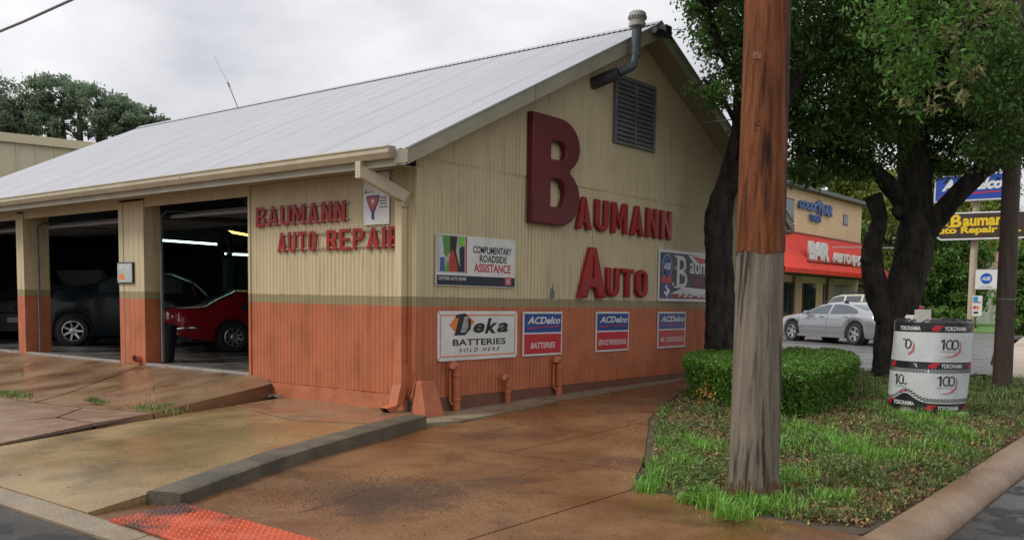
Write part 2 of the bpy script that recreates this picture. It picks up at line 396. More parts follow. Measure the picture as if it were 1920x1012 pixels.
# concrete gutter strip along the front street
def G_gut(x, y): return -.43 - .03*max(0, min(1, (-5.42-y)/.2))
for i, (a, b) in enumerate([(-14, -6), (-5.985, .6), (.615, 2.9), (2.915, 6.3)]):
    o = sheet('gutter_strip', [(a, -5.60), (b, -5.60), (b, -5.39), (a, -5.39)], G_gut, mat('gutter_concrete', (.28, .215, .135), .5, fine=(.4, 50), c2=(.20, .15, .09), scale=3, bump=.003, bscale=60, rvar=(.4, .6, .2, .5, 2)), .4, .15)
    o['kind'] = 'structure'
# apron in front of the doors, cracked into slabs
apr = bpy.data.objects.new('apron', None); COL.objects.link(apr); apr['kind'] = 'structure'
ap = [
 ([(-16, -.02), (-6.62, -.02), (-5.9, -.9), (-4.35, -2.9), (-16, -2.85)], M_apron),
 ([(-6.58, -.02), (-2.95, -.02), (-2.25, -1.85), (-2.05, -2.45), (-3.2, -2.75), (-4.32, -2.87), (-5.87, -.88)], M_apron),
 ([(-16, -2.88), (-4.35, -2.93), (-3.25, -2.79), (-2.75, -3.35), (-2.9, -3.95), (-16, -3.9)], M_pink),
 ([(-3.2, -2.79), (-2.03, -2.5), (-1.9, -3.3), (-2.72, -3.33)], M_pink),
 ([(-16, -3.93), (-2.9, -3.98), (-2.7, -3.39), (-1.88, -3.34), (-1.5, -4.45), (-1.25, -5.38), (-16, -5.38)], M_pink),
]
for pl, mm_ in ap: sheet('slab', pl, G_apron, mm_, .35, .4, apr)
sheet('joint_dirt', [(-16.2, -.05), (-2.9, -.05), (-1.9, -3), (-1.2, -5.4), (-16.2, -5.4)], G_apron, M_crack, .5, 0, apr, dz=-.018)
APR_CR = [[(-9.5, -.3), (-8.6, -1.2), (-7.6, -1.6), (-6.9, -2.6)], [(-4.6, -.4), (-4.2, -1.2), (-3.4, -1.7)]]
# the wet slab between apron and kerb
fs = bpy.data.objects.new('forecourt', None); COL.objects.link(fs); fs['kind'] = 'structure'
sheet('slab', [(-1.98, -2.65), (-2.35, -1.15), (-.55, -1.55), (.80, -1.35), (1.42, -3.3), (1.95, -4.72), (2.02, -5.38), (-1.22, -5.38), (-1.5, -4.4)], G_front, M_slab, .35, .12, fs)
sheet('slab', [(-2.62, -.03), (.0, -.05), (.5, -.5), (.76, -1.32), (-.55, -1.52), (-2.33, -1.12)], lambda x, y: G_front(x, y)+.006, mat('damp_slab', fine=(.38, 55), c=(.24, .145, .08), rough=.4, c2=(.30, .20, .115), scale=1.3, c3=(.17, .105, .06), scale3=.9, thr3=(.5, .6), rvar=(.4, .6, .12, .5, 1.2)), .35, .12, fs)
# kerb between forecourt and driveway
kp = [(2.22, -4.78), (1.54, -3.25), (1.02, -1.6), (.68, -.50)]
b = MB(); rings = []
def offp(pl, d):
    r_ = []
    for i, p in enumerate(pl):
        t = (Vector(pl[min(i+1, len(pl)-1)])-Vector(pl[max(i-1, 0)])).normalized(); r_.append((p[0]+t.y*d, p[1]-t.x*d))
    return r_
sub = []
for (a, c) in zip(kp, kp[1:]):
    for j in range(7): sub.append((a[0]+(c[0]-a[0])*j/7, a[1]+(c[1]-a[1])*j/7))
sub.append(kp[-1])
def kerb_mesh(name, line, prof, zf, m, parent=None, jit=.004):
    """prof: list of (offset to the right of travel, height)"""
    V = []; F = []; n = len(prof)
    for k, (d, h) in enumerate(prof):
        for i, p in enumerate(offp(line, d)):
            V.append((p[0]+random.uniform(-jit, jit), p[1], zf(*line[i])+h+random.uniform(-jit, jit)))
    Ln = len(line)
    for k in range(n-1):
        for i in range(Ln-1): F.append((k*Ln+i, k*Ln+i+1, (k+1)*Ln+i+1, (k+1)*Ln+i))
    F.append(tuple(k*Ln for k in range(n))); F.append(tuple(k*Ln+Ln-1 for k in reversed(range(n))))
    me = bpy.data.meshes.new(name); me.from_pydata(V, [], F); me.update(); bm = bmesh.new(); bm.from_mesh(me); bmesh.ops.recalc_face_normals(bm, faces=bm.faces); bm.to_mesh(me); bm.free()
    return link(name, me, m, parent, smooth=40)
k1 = kerb_mesh('kerb', sub, [(-.27, -.2), (-.27, .0), (-.25, .012), (.0, .014), (.025, .0), (.045, -.3)], lambda x, y: lerp_tab(y, [(-5.4, -.425), (-2, -.345), (0, -.315)])+.055, M_kerbd); k1['kind'] = 'structure'
# right-hand driveway in slabs
dr = bpy.data.objects.new('driveway', None); COL.objects.link(dr); dr['kind'] = 'structure'
isl_edge = [(.35, 9.2), (.55, 6.9), (1.8, 3.5), (2.45, 1.9), (3.0, .9), (3.75, -.45), (4.35, -1.45), (4.75, -1.95), (5.5, -2.22), (6.2, -2.3)]
dpolys = [
 [(2.0, -4.6), (2.0, -4.76), (2.04, -5.38), (4.55, -5.38), (4.55, -2.0), (4.2, -1.35), (2.1, -1.3), (1.0, -1.35), (1.5, -3.1)],
 [(4.57, -5.38), (6.6, -5.38), (6.6, -2.3), (6.2, -2.3), (5.5, -2.22), (4.75, -1.95), (4.57, -1.75)],
 [(.98, -1.32), (2.6, -1.28), (2.6, 1.55), (2.45, 1.9), (.62, 1.9), (.85, .0), (.72, -.55)],
 [(2.62, -1.28), (4.2, -1.32), (3.75, -.45), (3.0, .9), (2.62, 1.55)],
 [(.61, 1.92), (2.44, 1.92), (1.8, 3.5), (1.2, 5.1), (.42, 5.1)],
 [(.41, 5.12), (1.19, 5.12), (.55, 6.9), (.35, 9.2), (.2, 12), (-.1, 30), (-4, 30), (-3, 12), (.15, 10.9), (.2, 8)],
]
for p in dpolys: sheet('slab', p, G, M_drive, .35, .12, dr)
sheet('joint_dirt', [(.4, -1.4), (2.3, -5.5), (6.5, -5.5), (6.5, -2.0), (4, -1), (.5, 9.5), (.2, 9.5)], G, M_crack, .6, 0, dr, dz=-.012)
def crack(pts, w_, zf, parent, dz=.003):
    V = []; P_ = []
    for (a, c) in zip(pts, pts[1:]):
        for j in range(8): P_.append((a[0]+(c[0]-a[0])*j/8+random.uniform(-.02, .02), a[1]+(c[1]-a[1])*j/8+random.uniform(-.02, .02)))
    for i, p in enumerate(P_[:-1]):
        t_ = Vector((P_[i+1][0]-p[0], P_[i+1][1]-p[1])).normalized(); k = w_*random.uniform(.3, 1)*(1-abs(2*i/len(P_)-1)**3)
        V += [(p[0]-t_.y*k, p[1]+t_.x*k, zf(*p)+dz), (p[0]+t_.y*k, p[1]-t_.x*k, zf(*p)+dz)]
    MB().add(V, [(2*i, 2*i+1, 2*i+3, 2*i+2) for i in range(len(V)//2-1)]).build('crack', M_crack, parent)
for pts in ([(2.7, -5.2), (3.1, -4.3), (2.9, -3.4), (3.5, -2.2), (3.3, -1.4)], [(1.1, -1.0), (1.6, -.2), (1.5, .8), (2.0, 1.6)], [(4.0, -5.2), (4.6, -4.5), (5.6, -4.1), (6.5, -4.2)], [(1.0, 2.2), (1.3, 3.2), (1.1, 4.6)]): crack(pts, .006, G, dr)
crack([(.3, -.45), (.75, -.2), (.72, .6)], .006, lambda x, y: G(x, y)+.03, dr)
for pts in APR_CR: crack(pts, .008, G_apron, apr, .004)
crack([(-1.1, -5.2), (-.6, -4.2), (.2, -3.7), (.9, -3.9)], .004, G_front, fs, .004)
# pale walk strip along the gable
sheet('walk_strip', [(.02, .1), (.3, -.45), (.64, -.5), (.80, .0), (.585, 1.9), (.39, 5.1), (.18, 8), (.13, 10.9), (.02, 10.9)], lambda x, y: G(x, y)+.01+max(0, .05-.05*y)*.3, M_walk, .4, .12, kind='structure')
# planted island and its kerb
is_poly = isl_edge + [(6.52, -2.2), (6.60, -1.0), (6.60, 10.6), (.30, 10.6)]
def mound(x, y):
    d = 9.
    for (x1, y1), (x2, y2) in zip(is_poly, is_poly[1:]+is_poly[:1]):
        dx, dy = x2-x1, y2-y1; t_ = max(0, min(1, ((x-x1)*dx+(y-y1)*dy)/(dx*dx+dy*dy+1e-9))); d = min(d, math.hypot(x-x1-t_*dx, y-y1-t_*dy))
    return G(x, y) - .012 + min(1, d/.35)*(.055 + .03*math.sin(x*1.3+1)*math.sin(y*.9) + .02*math.sin(x*4.1)*math.sin(y*3.3))
sheet('island_soil', [(p[0], p[1]) for p in is_poly], mound, M_soil, .3, .2, kind='structure')
# rounded roll kerb along the side street, sweeping round at the corner
kl = [(6.4, -5.9), (6.52, -4.6), (6.6, -3.2), (6.62, -2.0)] + [(6.62, -2.0+i*.7) for i in range(1, 19)]
kk = kerb_mesh('street_kerb', kl, [(-.02, -.15), (-.02, .035), (.0, .045), (.12, .045), (.19, .03), (.25, -.01), (.29, -.06), (.31, -.3)], lambda x, y: G(x, y), M_kerbb, jit=.003); kk['kind'] = 'structure'
# beyond the island
sheet('parking_lot', [(-20, 11), (.1, 10.98), (4.9, 10.98), (4.0, 14), (1.2, 29), (-40, 29), (-40, 45), (-8.7, 45), (-8.6, 29), (-20, 29)], G, M_asph2, 1.5, .1, dz=.02, kind='structure')
sheet('side_walk', [(4.9, 10.63), (6.6, 10.63), (6.6, 45), (4, 45), (2.0, 29), (4.05, 14)], G, M_far_walk, 1.2, .1, dz=.03, kind='structure')
sheet('verge_walk', [(.3, 10.62), (4.86, 10.62), (4.86, 11.0), (.3, 11.0)], G, M_far_walk, 1.2, .1, dz=.035, kind='structure')
sheet('cross_street', [(-8.5, 29.05), (6.6, 29.05), (6.6, 31.5), (-8.5, 34)], G, M_asph2, 2, .1, dz=.024, kind='structure')
sheet('lawn', [(-8.5, 34.1), (6.6, 31.6), (6.6, 110), (-60, 110), (-60, 60), (-8.5, 60)], G, M_grassbase, 4, .1, dz=.05, kind='structure')

# tactile paving
tp = [atZ(205, 974, -.42), atZ(345, 944, -.42), atZ(640, 1024, -.42)]
a0, a1, a2 = [Vector((p.x, p.y)) for p in tp]; a3 = a0+(a2-a1)
tz = -.417
tpo = empty('tactile_paving', 'orange-red tactile paving mat with rows of raised domes at the kerb ramp', 'tactile paving', (a0.x, a0.y, tz))
M_tact = mat('tactile_orange', (.55, .085, .03), .4, c2=(.42, .07, .028), scale=5, c3=(.07, .022, .014), scale3=1.7, thr3=(.50, .64), rvar=(.4, .6, .2, .5, 3))
b = MB(); b.prism([(p.x-a0.x, p.y-a0.y, -.01) for p in (a0, a3, a2, a1)], (0, 0, .014)); b.build('mat', M_tact, tpo)
u_ = (a2-a1); v_ = (a0-a1); nu = int(u_.length/.06); nv = int(v_.length/.06)
b = MB()
for i in range(nu):
    for j in range(nv):
        p = a1+u_*((i+.5)/nu)+v_*((j+.5)/nv)-a0
        b.lathe([(.0135, .003), (.0115, .008), (.006, .0105)], 8, Matrix.Translation((p.x, p.y, .001)))
tag(b.build('domes', M_tact, tpo, smooth=60), kind='stuff')
# cover plate in the street at lower left

# ------------------------------------------------------------------ the repair shop
M_wall = wall_paint('wall_paint'); M_trim = mat('trim_paint', (.52, .45, .31), .5, c2=(.44, .38, .26), scale=3, stretch=(1, 1, .5))
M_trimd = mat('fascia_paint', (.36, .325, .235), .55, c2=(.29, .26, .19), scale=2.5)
M_letter = mat('letter_red', (.34, .016, .012), .4, c2=(.24, .012, .012), scale=3, spec=.4)
M_letterb = mat('letter_maroon', (.105, .008, .014), .45, c2=(.15, .012, .016), scale=1.2)
M_roof = mat('roof_metal', (.46, .465, .48), .5, c2=(.40, .405, .425), scale=1.3, thr=(.3, .75), stretch=(2.6, .4, .4), metal=.3)
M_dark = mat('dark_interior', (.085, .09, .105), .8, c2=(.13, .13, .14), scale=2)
M_found = mat('orange_foundation', tuple(x*.95 for x in ORANGE), .6, c2=tuple(x*.7 for x in ORANGE), scale=5, bump=.006, bscale=30)
M_grey = mat('grey_metal', (.17, .175, .18), .5, c2=(.12, .12, .125), scale=4)
M_black = mat('black_plastic', (.015, .015, .016), .5)
shop = empty('repair_shop', 'cream and orange corrugated auto repair shop with grey metal gable roof and open bays', 'building', (0, 0, 0))
LX, EY, EZ, RY, RZ = -16.05, -.56, 2.98, 5.4, 5.85
K = (RZ-EZ)/(RY-EY)
GW = 10.8
def corr_sheet(name, M, u0, u1, zlo, zhi, m, parent, pitch=.085, amp=.011, off=0., seg=6, rows=1):
    """corrugated sheet in the frame M; zlo, zhi: functions of u"""
    n = max(2, int(round((u1-u0)/pitch*seg)))
    V = []; F = []
    for i in range(n+1):
        u = u0+(u1-u0)*i/n; ph = 2*math.pi*u/pitch; w_ = amp*math.cos(ph)+off
        a, c = zlo(u), zhi(u)
        for k in range(rows+1): V.append(tuple(M @ Vector((u, a+(c-a)*k/rows, w_))))
    for i in range(n):
        for k in range(rows):
            q = i*(rows+1)+k; F.append((q, q+rows+1, q+rows+2, q+1))
    me = bpy.data.meshes.new(name); me.from_pydata(V, [], F); me.update()
    return link(name, me, m, parent, smooth=0)
MG = frame((0, 0, 0), (0, 1, 0), (0, 0, 1)); MF = frame((0, 0, 0), (1, 0, 0), (0, 0, 1))
rk = lambda y: (EZ+(y-EY)*K if y < RY else RZ-(y-RY)*K) - .16
# front wall sheets between the right door and the corner
cuts = [-3.47, -2.83, -2.17, -1.505, -.85, -.03]
for i, (a, c) in enumerate(zip(cuts, cuts[1:])):
    corr_sheet('wall_sheet', MF, a, c+.02, lambda u: -.10+(.012 if u < -3.0 else 0), lambda u: 2.83, M_wall, shop, off=.012+(.005 if i % 2 else 0), pitch=.0815)
# gable sheets: a lower row up to the seam and an upper row cut to the roof slope
SEAM = 2.98
gc = [.03+.815*i for i in range(14)]; gc[-1] = GW
for i, (a, c) in enumerate(zip(gc, gc[1:])):
    o = .012+(.005 if i % 2 else 0)
    corr_sheet('wall_sheet', MG, a, c+.02, lambda u: -.165, lambda u: min(SEAM+.03, rk(u)), M_wall, shop, off=o, pitch=.0815)
gc2 = [.03]+[.44+.815*i for i in range(13)]; gc2[-1] = GW
for i, (a, c) in enumerate(zip(gc2, gc2[1:])):
    if rk((a+c)/2) > SEAM+.02:
        corr_sheet('wall_sheet', MG, a, c+.02, lambda u: SEAM, lambda u: max(SEAM, rk(u)), M_wall, shop, off=.022+(.004 if i % 2 else 0), pitch=.0815)
# structural shell behind the sheets, dark inside
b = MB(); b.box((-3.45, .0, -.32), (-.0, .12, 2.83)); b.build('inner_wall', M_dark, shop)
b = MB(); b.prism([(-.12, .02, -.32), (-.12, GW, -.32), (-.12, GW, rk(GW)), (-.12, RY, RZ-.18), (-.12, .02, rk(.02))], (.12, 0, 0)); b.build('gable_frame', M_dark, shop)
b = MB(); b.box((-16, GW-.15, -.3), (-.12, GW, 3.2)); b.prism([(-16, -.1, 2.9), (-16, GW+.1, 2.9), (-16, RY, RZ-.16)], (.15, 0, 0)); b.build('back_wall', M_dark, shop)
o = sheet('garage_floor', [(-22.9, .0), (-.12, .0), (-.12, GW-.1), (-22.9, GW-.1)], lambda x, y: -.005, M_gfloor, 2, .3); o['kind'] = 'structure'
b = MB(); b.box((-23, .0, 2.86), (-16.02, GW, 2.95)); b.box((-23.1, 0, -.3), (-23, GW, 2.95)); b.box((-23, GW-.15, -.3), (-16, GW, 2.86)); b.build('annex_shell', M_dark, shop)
b = MB(); b.box((-23, -.05, -.2), (-16.0, .0, 2.95)); b.build('annex_front', M_wall, shop)
# foundations
b = MB(); n = 24
V = []
for i in range(n+1):
    x = -2.97+(2.9)*i/n; V.append((x, -.045-.01*math.sin(i*1.3), -.34)); V.append((x, -.035, -.105+random.uniform(-.006, .006)))
b.add(V, [(2*i, 2*i+2, 2*i+3, 2*i+1) for i in range(n)]); b.add([(-2.97, -.035, -.105), (-.07, -.035, -.105), (-.07, .02, -.105), (-2.97, .02, -.105)], [(0, 1, 2, 3)])
b.build('foundation', M_found, shop)
b = MB(); b.box((0, .05, -.36), (.03, GW, -.17)); b.build('foundation', mat('dark_foundation', (.2, .075, .045), .7, c2=(.13, .06, .04), scale=6), shop)
b = MB(); b.prism([(-3.4, -.02, -.11), (-2.96, -.02, -.11), (-2.96, -.02, -.33), (-3.4, -.02, -.33)], (0, .04, 0)); b.build('foundation', M_found, shop)
# pillars between the bays, each clad in boards
def pillar(x0, x1, dep, name='pillar', split=None):
    b = MB(); b.box((x0, 0, -.06), (x1, dep, 2.84)); p = b.build(name, M_wall, shop, bevel=.006)
    if split:
        for (u0, u1, zz) in split:
            b = MB(); b.box((u0, -.022, zz), (u1, -.002, 2.80)); b.build('board', M_wall, p, bevel=.004)
    b = MB(); b.box((x0+.03, .03, -.12), (x1-.03, dep-.02, -.055)); b.build('footing', M_crack, p)
pillar(-7.336, -6.50, .30, split=[(-7.336, -7.19, -.05), (-7.16, -6.99, -.03), (-6.985, -6.83, -.03), (-6.825, -6.66, -.03), (-6.655, -6.50, -.03)])
pillar(-11.39, -11.07, .50, split=[(-11.39, -11.235, -.05), (-11.23, -11.07, -.05)])
pillar(-15.95, -15.3, .3)
# header boards over the doors
hx = -15.9; i = 0
while hx < -3.5:
    wd = .60; x1 = min(hx+wd, -3.49)
    b = MB(); b.box((hx+.003, .0, 2.69), (x1-.003, .05-(.006 if i % 2 else 0), 2.85)); b.build('header_board', M_trim if False else M_wall, shop); hx = x1; i += 1
b = MB(); b.box((-3.515, -.03, -.08), (-3.465, .14, 2.72)); b.build('door_jamb', M_wall, shop)
# door sills
for a, c in ((-6.48, -3.52), (-11.05, -7.35), (-15.3, -11.4)):
    b = MB(); b.box((a, -.03, -.05), (c, .06, .004)); b.build('door_sill', mat('sill_steel', (.35, .33, .3), .4, c2=(.22, .2, .18), scale=8), shop)
# corner boards
b = MB(); b.box((-.30, -.05, -.12), (-.025, -.02, 2.84)); b.build('corner_board', M_wall, shop, bevel=.004)
b = MB(); b.box((.028, -.02, -.17), (.055, .10, 2.84)); b.build('corner_board', M_wall, shop, bevel=.004)
# roof
def roof_sheets(yE, zE, x0, x1, flip):
    Lr = math.hypot(RY-yE, RZ-zE)
    u = Vector((1, 0, 0)); v = Vector((0, RY-yE, RZ-zE)).normalized()
    M = frame((0, yE, zE), u, v) if not flip else frame((0, yE, zE), u, v)
    x = x0; i = 0
    while x < x1-.01:
        xe = min(x+.66, x1)
        corr_sheet('roof_sheet', M, x, xe+.015, lambda q: -.02, lambda q: Lr, M_roof, shop, pitch=.11, amp=.007 if not flip else -.007, off=(.0012 if i % 2 else 0)*(1 if not flip else -1), seg=5, rows=2)
        x = xe; i += 1
roof_sheets(EY, EZ, LX, .455, False)
roof_sheets(2*RY-EY, EZ, LX, .455, True)
# ridge cap with the corrugation showing under its edge
n = 151
V = []; F = []
for i in range(n*2+1):
    x = LX+(.46-LX)*i/(n*2); d = .006*(i % 2)
    V += [(x, RY-.16, RZ-.16*K+.018+d), (x, RY, RZ+.035), (x, RY+.16, RZ-.16*K+.018+d)]
for i in range(n*2): F += [(3*i, 3*i+3, 3*i+4, 3*i+1), (3*i+1, 3*i+4, 3*i+5, 3*i+2)]
me = bpy.data.meshes.new('ridge_cap'); me.from_pydata(V, [], F); me.update(); link('ridge_cap', me, M_roof, shop)
b = MB()
for i in range(150):
    x = LX+.05+.11*i; b.lathe([(.014, 0), (.009, .008)], 6, Matrix.Translation((x, RY-.15, RZ-.15*K+.022)))
tag(b.build('roof_screws', M_grey, shop), kind='stuff')
# soffits, fascia, gutter
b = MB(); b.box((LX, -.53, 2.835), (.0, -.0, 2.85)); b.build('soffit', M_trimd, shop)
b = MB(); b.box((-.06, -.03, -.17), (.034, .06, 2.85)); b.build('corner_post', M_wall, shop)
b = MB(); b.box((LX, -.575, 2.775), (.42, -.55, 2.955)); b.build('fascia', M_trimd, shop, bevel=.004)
b = MB(); g = [(-.578, 2.865), (-.64, 2.865), (-.685, 2.93), (-.685, 2.99), (-.70, 2.99), (-.70, 3.005), (-.66, 3.005), (-.67, 2.94), (-.63, 2.88), (-.578, 2.88)]
segs = [(LX, -11.0), (-10.98, -4.3), (-4.28, .23)]
for a, c in segs:
    b = MB(); b.prism([(a, y, z) for y, z in g], (c-a, 0, 0)); b.build('gutter', M_trim, shop)
b = MB(); b.prism([(.23, y, z) for y, z in [(-.578, 2.86), (-.64, 2.86), (-.69, 2.93), (-.70, 3.005), (-.578, 3.005)]], (.02, 0, 0)); b.build('gutter_end', M_trimd, shop)
b = MB(); b.prism([(.25, -.60, 2.80), (.45, -.575, 2.80), (.45, -.575, 2.965), (.25, -.60, 2.965)], (0, .02, 0)); b.build('fascia_return', M_trimd, shop)
def rake(x, sgn, name='rake_board'):
    y0 = EY if sgn > 0 else 2*RY-EY
    P = [(y0, EZ-.015), (RY, RZ-.015), (RY, RZ-.25), (y0, EZ-.20)]
    # two boards butted half way up
    mid = .42; out_ = []
    for a, c in ((0, mid), (mid+.002, 1)):
        q = [(P[0][0]+(P[1][0]-P[0][0])*t, P[0][1]+(P[1][1]-P[0][1])*t) for t in (a, c)] + [(P[3][0]+(P[2][0]-P[3][0])*t, P[3][1]+(P[2][1]-P[3][1])*t) for t in (c, a)]
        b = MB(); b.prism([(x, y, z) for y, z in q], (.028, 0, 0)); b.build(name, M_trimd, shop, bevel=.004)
rake(.425, 1); rake(.425, -1); rake(LX-.01, 1); rake(LX-.01, -1)
for sg in (1, -1):
    ya, yb = (EY+.02, RY) if sg > 0 else (2*RY-EY-.02, RY)
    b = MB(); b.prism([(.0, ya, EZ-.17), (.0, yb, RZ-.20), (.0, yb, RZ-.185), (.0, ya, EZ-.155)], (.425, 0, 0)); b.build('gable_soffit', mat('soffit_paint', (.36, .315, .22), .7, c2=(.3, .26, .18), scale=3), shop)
# gable drip edge, bright metal line
b = MB(); b.prism([(.44, EY-.01, EZ-.012), (.44, RY, RZ-.012), (.44, RY, RZ+.012), (.44, EY-.01, EZ+.012)], (.03, 0, 0)); b.build('drip_edge', M_roof, shop)
b = MB(); b.prism([(.44, 2*RY-EY+.01, EZ-.012), (.44, RY, RZ-.012), (.44, RY, RZ+.012), (.44, 2*RY-EY+.01, EZ+.012)], (.03, 0, 0)); b.build('drip_edge', M_roof, shop)
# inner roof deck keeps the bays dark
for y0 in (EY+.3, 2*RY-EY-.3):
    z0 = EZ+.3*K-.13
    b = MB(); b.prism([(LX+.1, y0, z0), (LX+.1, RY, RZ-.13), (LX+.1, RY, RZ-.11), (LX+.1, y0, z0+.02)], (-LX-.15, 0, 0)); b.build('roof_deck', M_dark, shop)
# downspout: from under the gutter back to the corner, down, and out at the foot
def spout(pts, name, parent, hw=.055, m=None):
    b = MB(); b.tube(pts, hw*1.414, 4, True, sq=True); return b.build(name, m or M_wall, parent, bevel=.006)
ds = spout([(-.36, -.60, 2.735), (-.33, -.55, 2.72), (-.05, -.115, 2.455), (-.10, -.12, 2.37)], 'downspout', shop, .075, M_trim)
b = MB(); b.box((-.40, -.655, 2.66), (-.30, -.545, 2.865)); b.build('downspout_outlet', M_trim, ds, bevel=.006)
b = MB(); b.box((-.185, -.165, .30), (-.065, -.055, 2.42)); b.build('downspout_pipe', M_wall, ds, bevel=.008)
b = MB(); P = [(-.185, -.165), (-.065, -.055)]
def loft(rects, close=True):
    b = MB(); V = []; F = []
    for r_ in rects: V += r_
    for i in range(len(rects)-1):
        for k in range(4): F.append((i*4+k, i*4+(k+1) % 4, (i+1)*4+(k+1) % 4, (i+1)*4+k))
    return b.add(V, F)
def rc(cx_, cy_, z, wx, wy, tilt=0): return [(cx_-wx, cy_-wy, z+tilt), (cx_+wx, cy_-wy, z+tilt), (cx_+wx, cy_+wy, z-tilt), (cx_-wx, cy_+wy, z-tilt)]
b = loft([rc(-.125, -.11, .32, .075, .065), rc(-.125, -.11, .05, .078, .068), rc(-.13, -.15, -.08, .078, .068), rc(-.13, -.19, -.20, .075, .06, -.01), rc(-.17, -.34, -.29, .07, .05, .045)])
b.build('downspout_foot', M_wall, ds)
b = MB(); b.add(rc(-.165, -.325, -.283, .062, .042, .04), [(0, 3, 2, 1), (0, 1, 2, 3)]); b.build('downspout_opening', M_black, ds)
# a loose strap hanging at the corner
b = MB(); b.tube([(.06, -.03, .95), (.075, -.06, .4), (.06, -.02, .12), (.04, -.08, -.12)], .012, 6); b.build('ground_strap', M_found, shop)
# gable louvre
lv = MB()
y0, y1 = 4.62, 5.94; z0, z1 = 3.80, 4.93
b = MB()
for bb in [((.02, y0, z0), (.075, y0+.06, z1)), ((.02, y1-.06, z0), (.075, y1, z1)), ((.02, y0+.06, z1-.06), (.075, y1-.06, z1)), ((.02, y0+.06, z0), (.075, y1-.06, z0+.05)), ((.02, (y0+y1)/2-.02, z0+.05), (.08, (y0+y1)/2+.02, z1-.06))]: b.box(*bb)
lo = b.build('gable_vent', M_grey, shop)
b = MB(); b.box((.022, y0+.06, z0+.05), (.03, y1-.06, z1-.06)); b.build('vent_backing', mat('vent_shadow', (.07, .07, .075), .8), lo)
for i in range(13):
    z = z0+.07+i*(z1-z0-.14)/13
    for a, c in ((y0+.06, (y0+y1)/2-.02), ((y0+y1)/2+.02, y1-.06)):
        b = MB(); b.prism([(.03, a, z+.074), (.075, a, z), (.078, a, z+.008), (.035, a, z+.084)], (0, c-a, 0)); b.build('slat', M_grey, lo)
# flue pipe: out of the wall under the eave, up past the rake, with a cowl
M_galv = mat('galvanised_pipe', (.045, .06, .068), .5, c2=(.07, .09, .10), scale=8, metal=.3)
M_cowl = mat('weathered_cowl', (.42, .40, .37), .6, c2=(.3, .28, .26), scale=9)
p0 = atX(1112, 157, .03); p1 = atX(1160, 137, .46); p2 = atX(1180, 128, .58); p3 = atX(1188, 118, .60); p4 = atX(1191, 104, .60); p5 = atX(1195, 44, .60)
fl = MB().tube([p0, p1], .10, 14).build('flue_pipe', mat('sooty_duct', (.045, .05, .06), .6, c2=(.08, .085, .09), scale=6), shop, smooth=40)
MB().tube([p1, p2, (p2+p3)/2+Vector((0, .015, -.015)), p3, p4], .068, 14).build('flue_elbow', M_galv, fl, smooth=50)
MB().tube([p4-Vector((0, 0, .02)), p5], .078, 16).build('flue_riser', M_galv, fl, smooth=40)
c0 = p5
cw = MB().lathe([(.095, -.06), (.135, -.05), (.135, .0), (.12, .01), (.12, .05), (.14, .055), (.145, .085), (.14, .12), (.135, .135), (.135, .15), (.10, .18), (.03, .195)], 20, Matrix.Translation(c0)).build('cowl', M_cowl, fl, smooth=40)
b = MB()
for i in range(20):
    a = 2*math.pi*i/20; b.box((-.008, -.004, 0), (.008, .004, .035), Matrix.Translation(c0+Vector((.145*math.cos(a), .145*math.sin(a), .062))) @ Matrix.Rotation(a+math.pi/2, 4, 'Z'))
tag(b.build('cowl_slots', M_black, fl), kind='stuff')
# vent pipes low on the gable
M_pipe = mat('orange_pipe', tuple(x*1.0 for x in ORANGE), .45, c2=tuple(x*.75 for x in ORANGE), scale=9)
def vent_pipe(px, ptop, pbot, label, r=.05, double=False):
    y = atX(px, pbot, .12).y; zt = atX(px, ptop, .12).z; zb = G(0, y)+.0
    t = empty('vent_pipe', label, 'vent pipe', (.12, y, zb), group='vent pipes along the gable wall')
    MB().tube([(0, 0, -.05), (0, 0, zt-zb-.07), (0, -.015, zt-zb-.02), (0, -.05, zt-zb), (0, -.09, zt-zb-.01), (0, -.105, zt-zb-.06)], r, 12).build('pipe', M_pipe, t, smooth=50)
    for h in ([.16, zt-zb-.16] if zt-zb > .35 else [.12]): MB().lathe([(r+.002, h), (r+.012, h+.005), (r+.012, h+.04), (r+.002, h+.045)], 12).build('coupling', M_pipe, t, smooth=40)
    if double:
        MB().tube([(-.06, -.07, zt-zb-.08), (-.06, -.07, .15), (-.03, -.04, .1)], .022, 8).build('side_pipe', M_pipe, t, smooth=50)
    return t
vent_pipe(856, 683, 750, 'orange vent pipe with hooked top under the battery sign, nearest the corner', .055, True)
vent_pipe(952, 704, 738, 'short orange vent pipe, lowest of the three, between the two taller pipes', .042)
vent_pipe(1048, 672, 728, 'tall orange vent pipe with hooked top, farthest of the three along the gable wall', .055, True)
# wall pipe stub on the pillar
t = MB().tube([(-6.68, .0, .07), (-6.68, -.13, .07)], .065, 14, False).build('drain_stub', M_found, shop, smooth=40); MB().tube([(-6.68, -.02, .07), (-6.68, -.10, .07)], .05, 14).build('stub_hole', M_black, t)
# corner buttress block
bt = MB(); X0, Y0 = .06, -.19
def fr(x0, y0, x1, y1, z): return [(x0, y0, z), (x1, y0, z), (x1, y1, z), (x0, y1, z)]
V = fr(.04, -.10, .33, .28, -.42)+fr(.05, -.02, .15, .24, .10); F = [(0, 1, 5, 4), (1, 2, 6, 5), (2, 3, 7, 6), (3, 0, 4, 7), (4, 5, 6, 7)]
o = bt.add(V, F).build('corner_buttress', M_found, None, bevel=.012); tag(o, 'orange painted concrete buttress block at the foot of the building corner', 'buttress')
# painted scuff on the gable wall
sc = atX(1033, 545, .03)
flat(MG, [(2.93, 1.20), (3.05, 1.20), (3.06, 1.30), (3.02, 1.36), (3.01, 1.44), (2.99, 1.37), (2.94, 1.29)], mat('blue_scuff', (.12, .17, .18), .7), shop, z=.028, name='bare_patch')

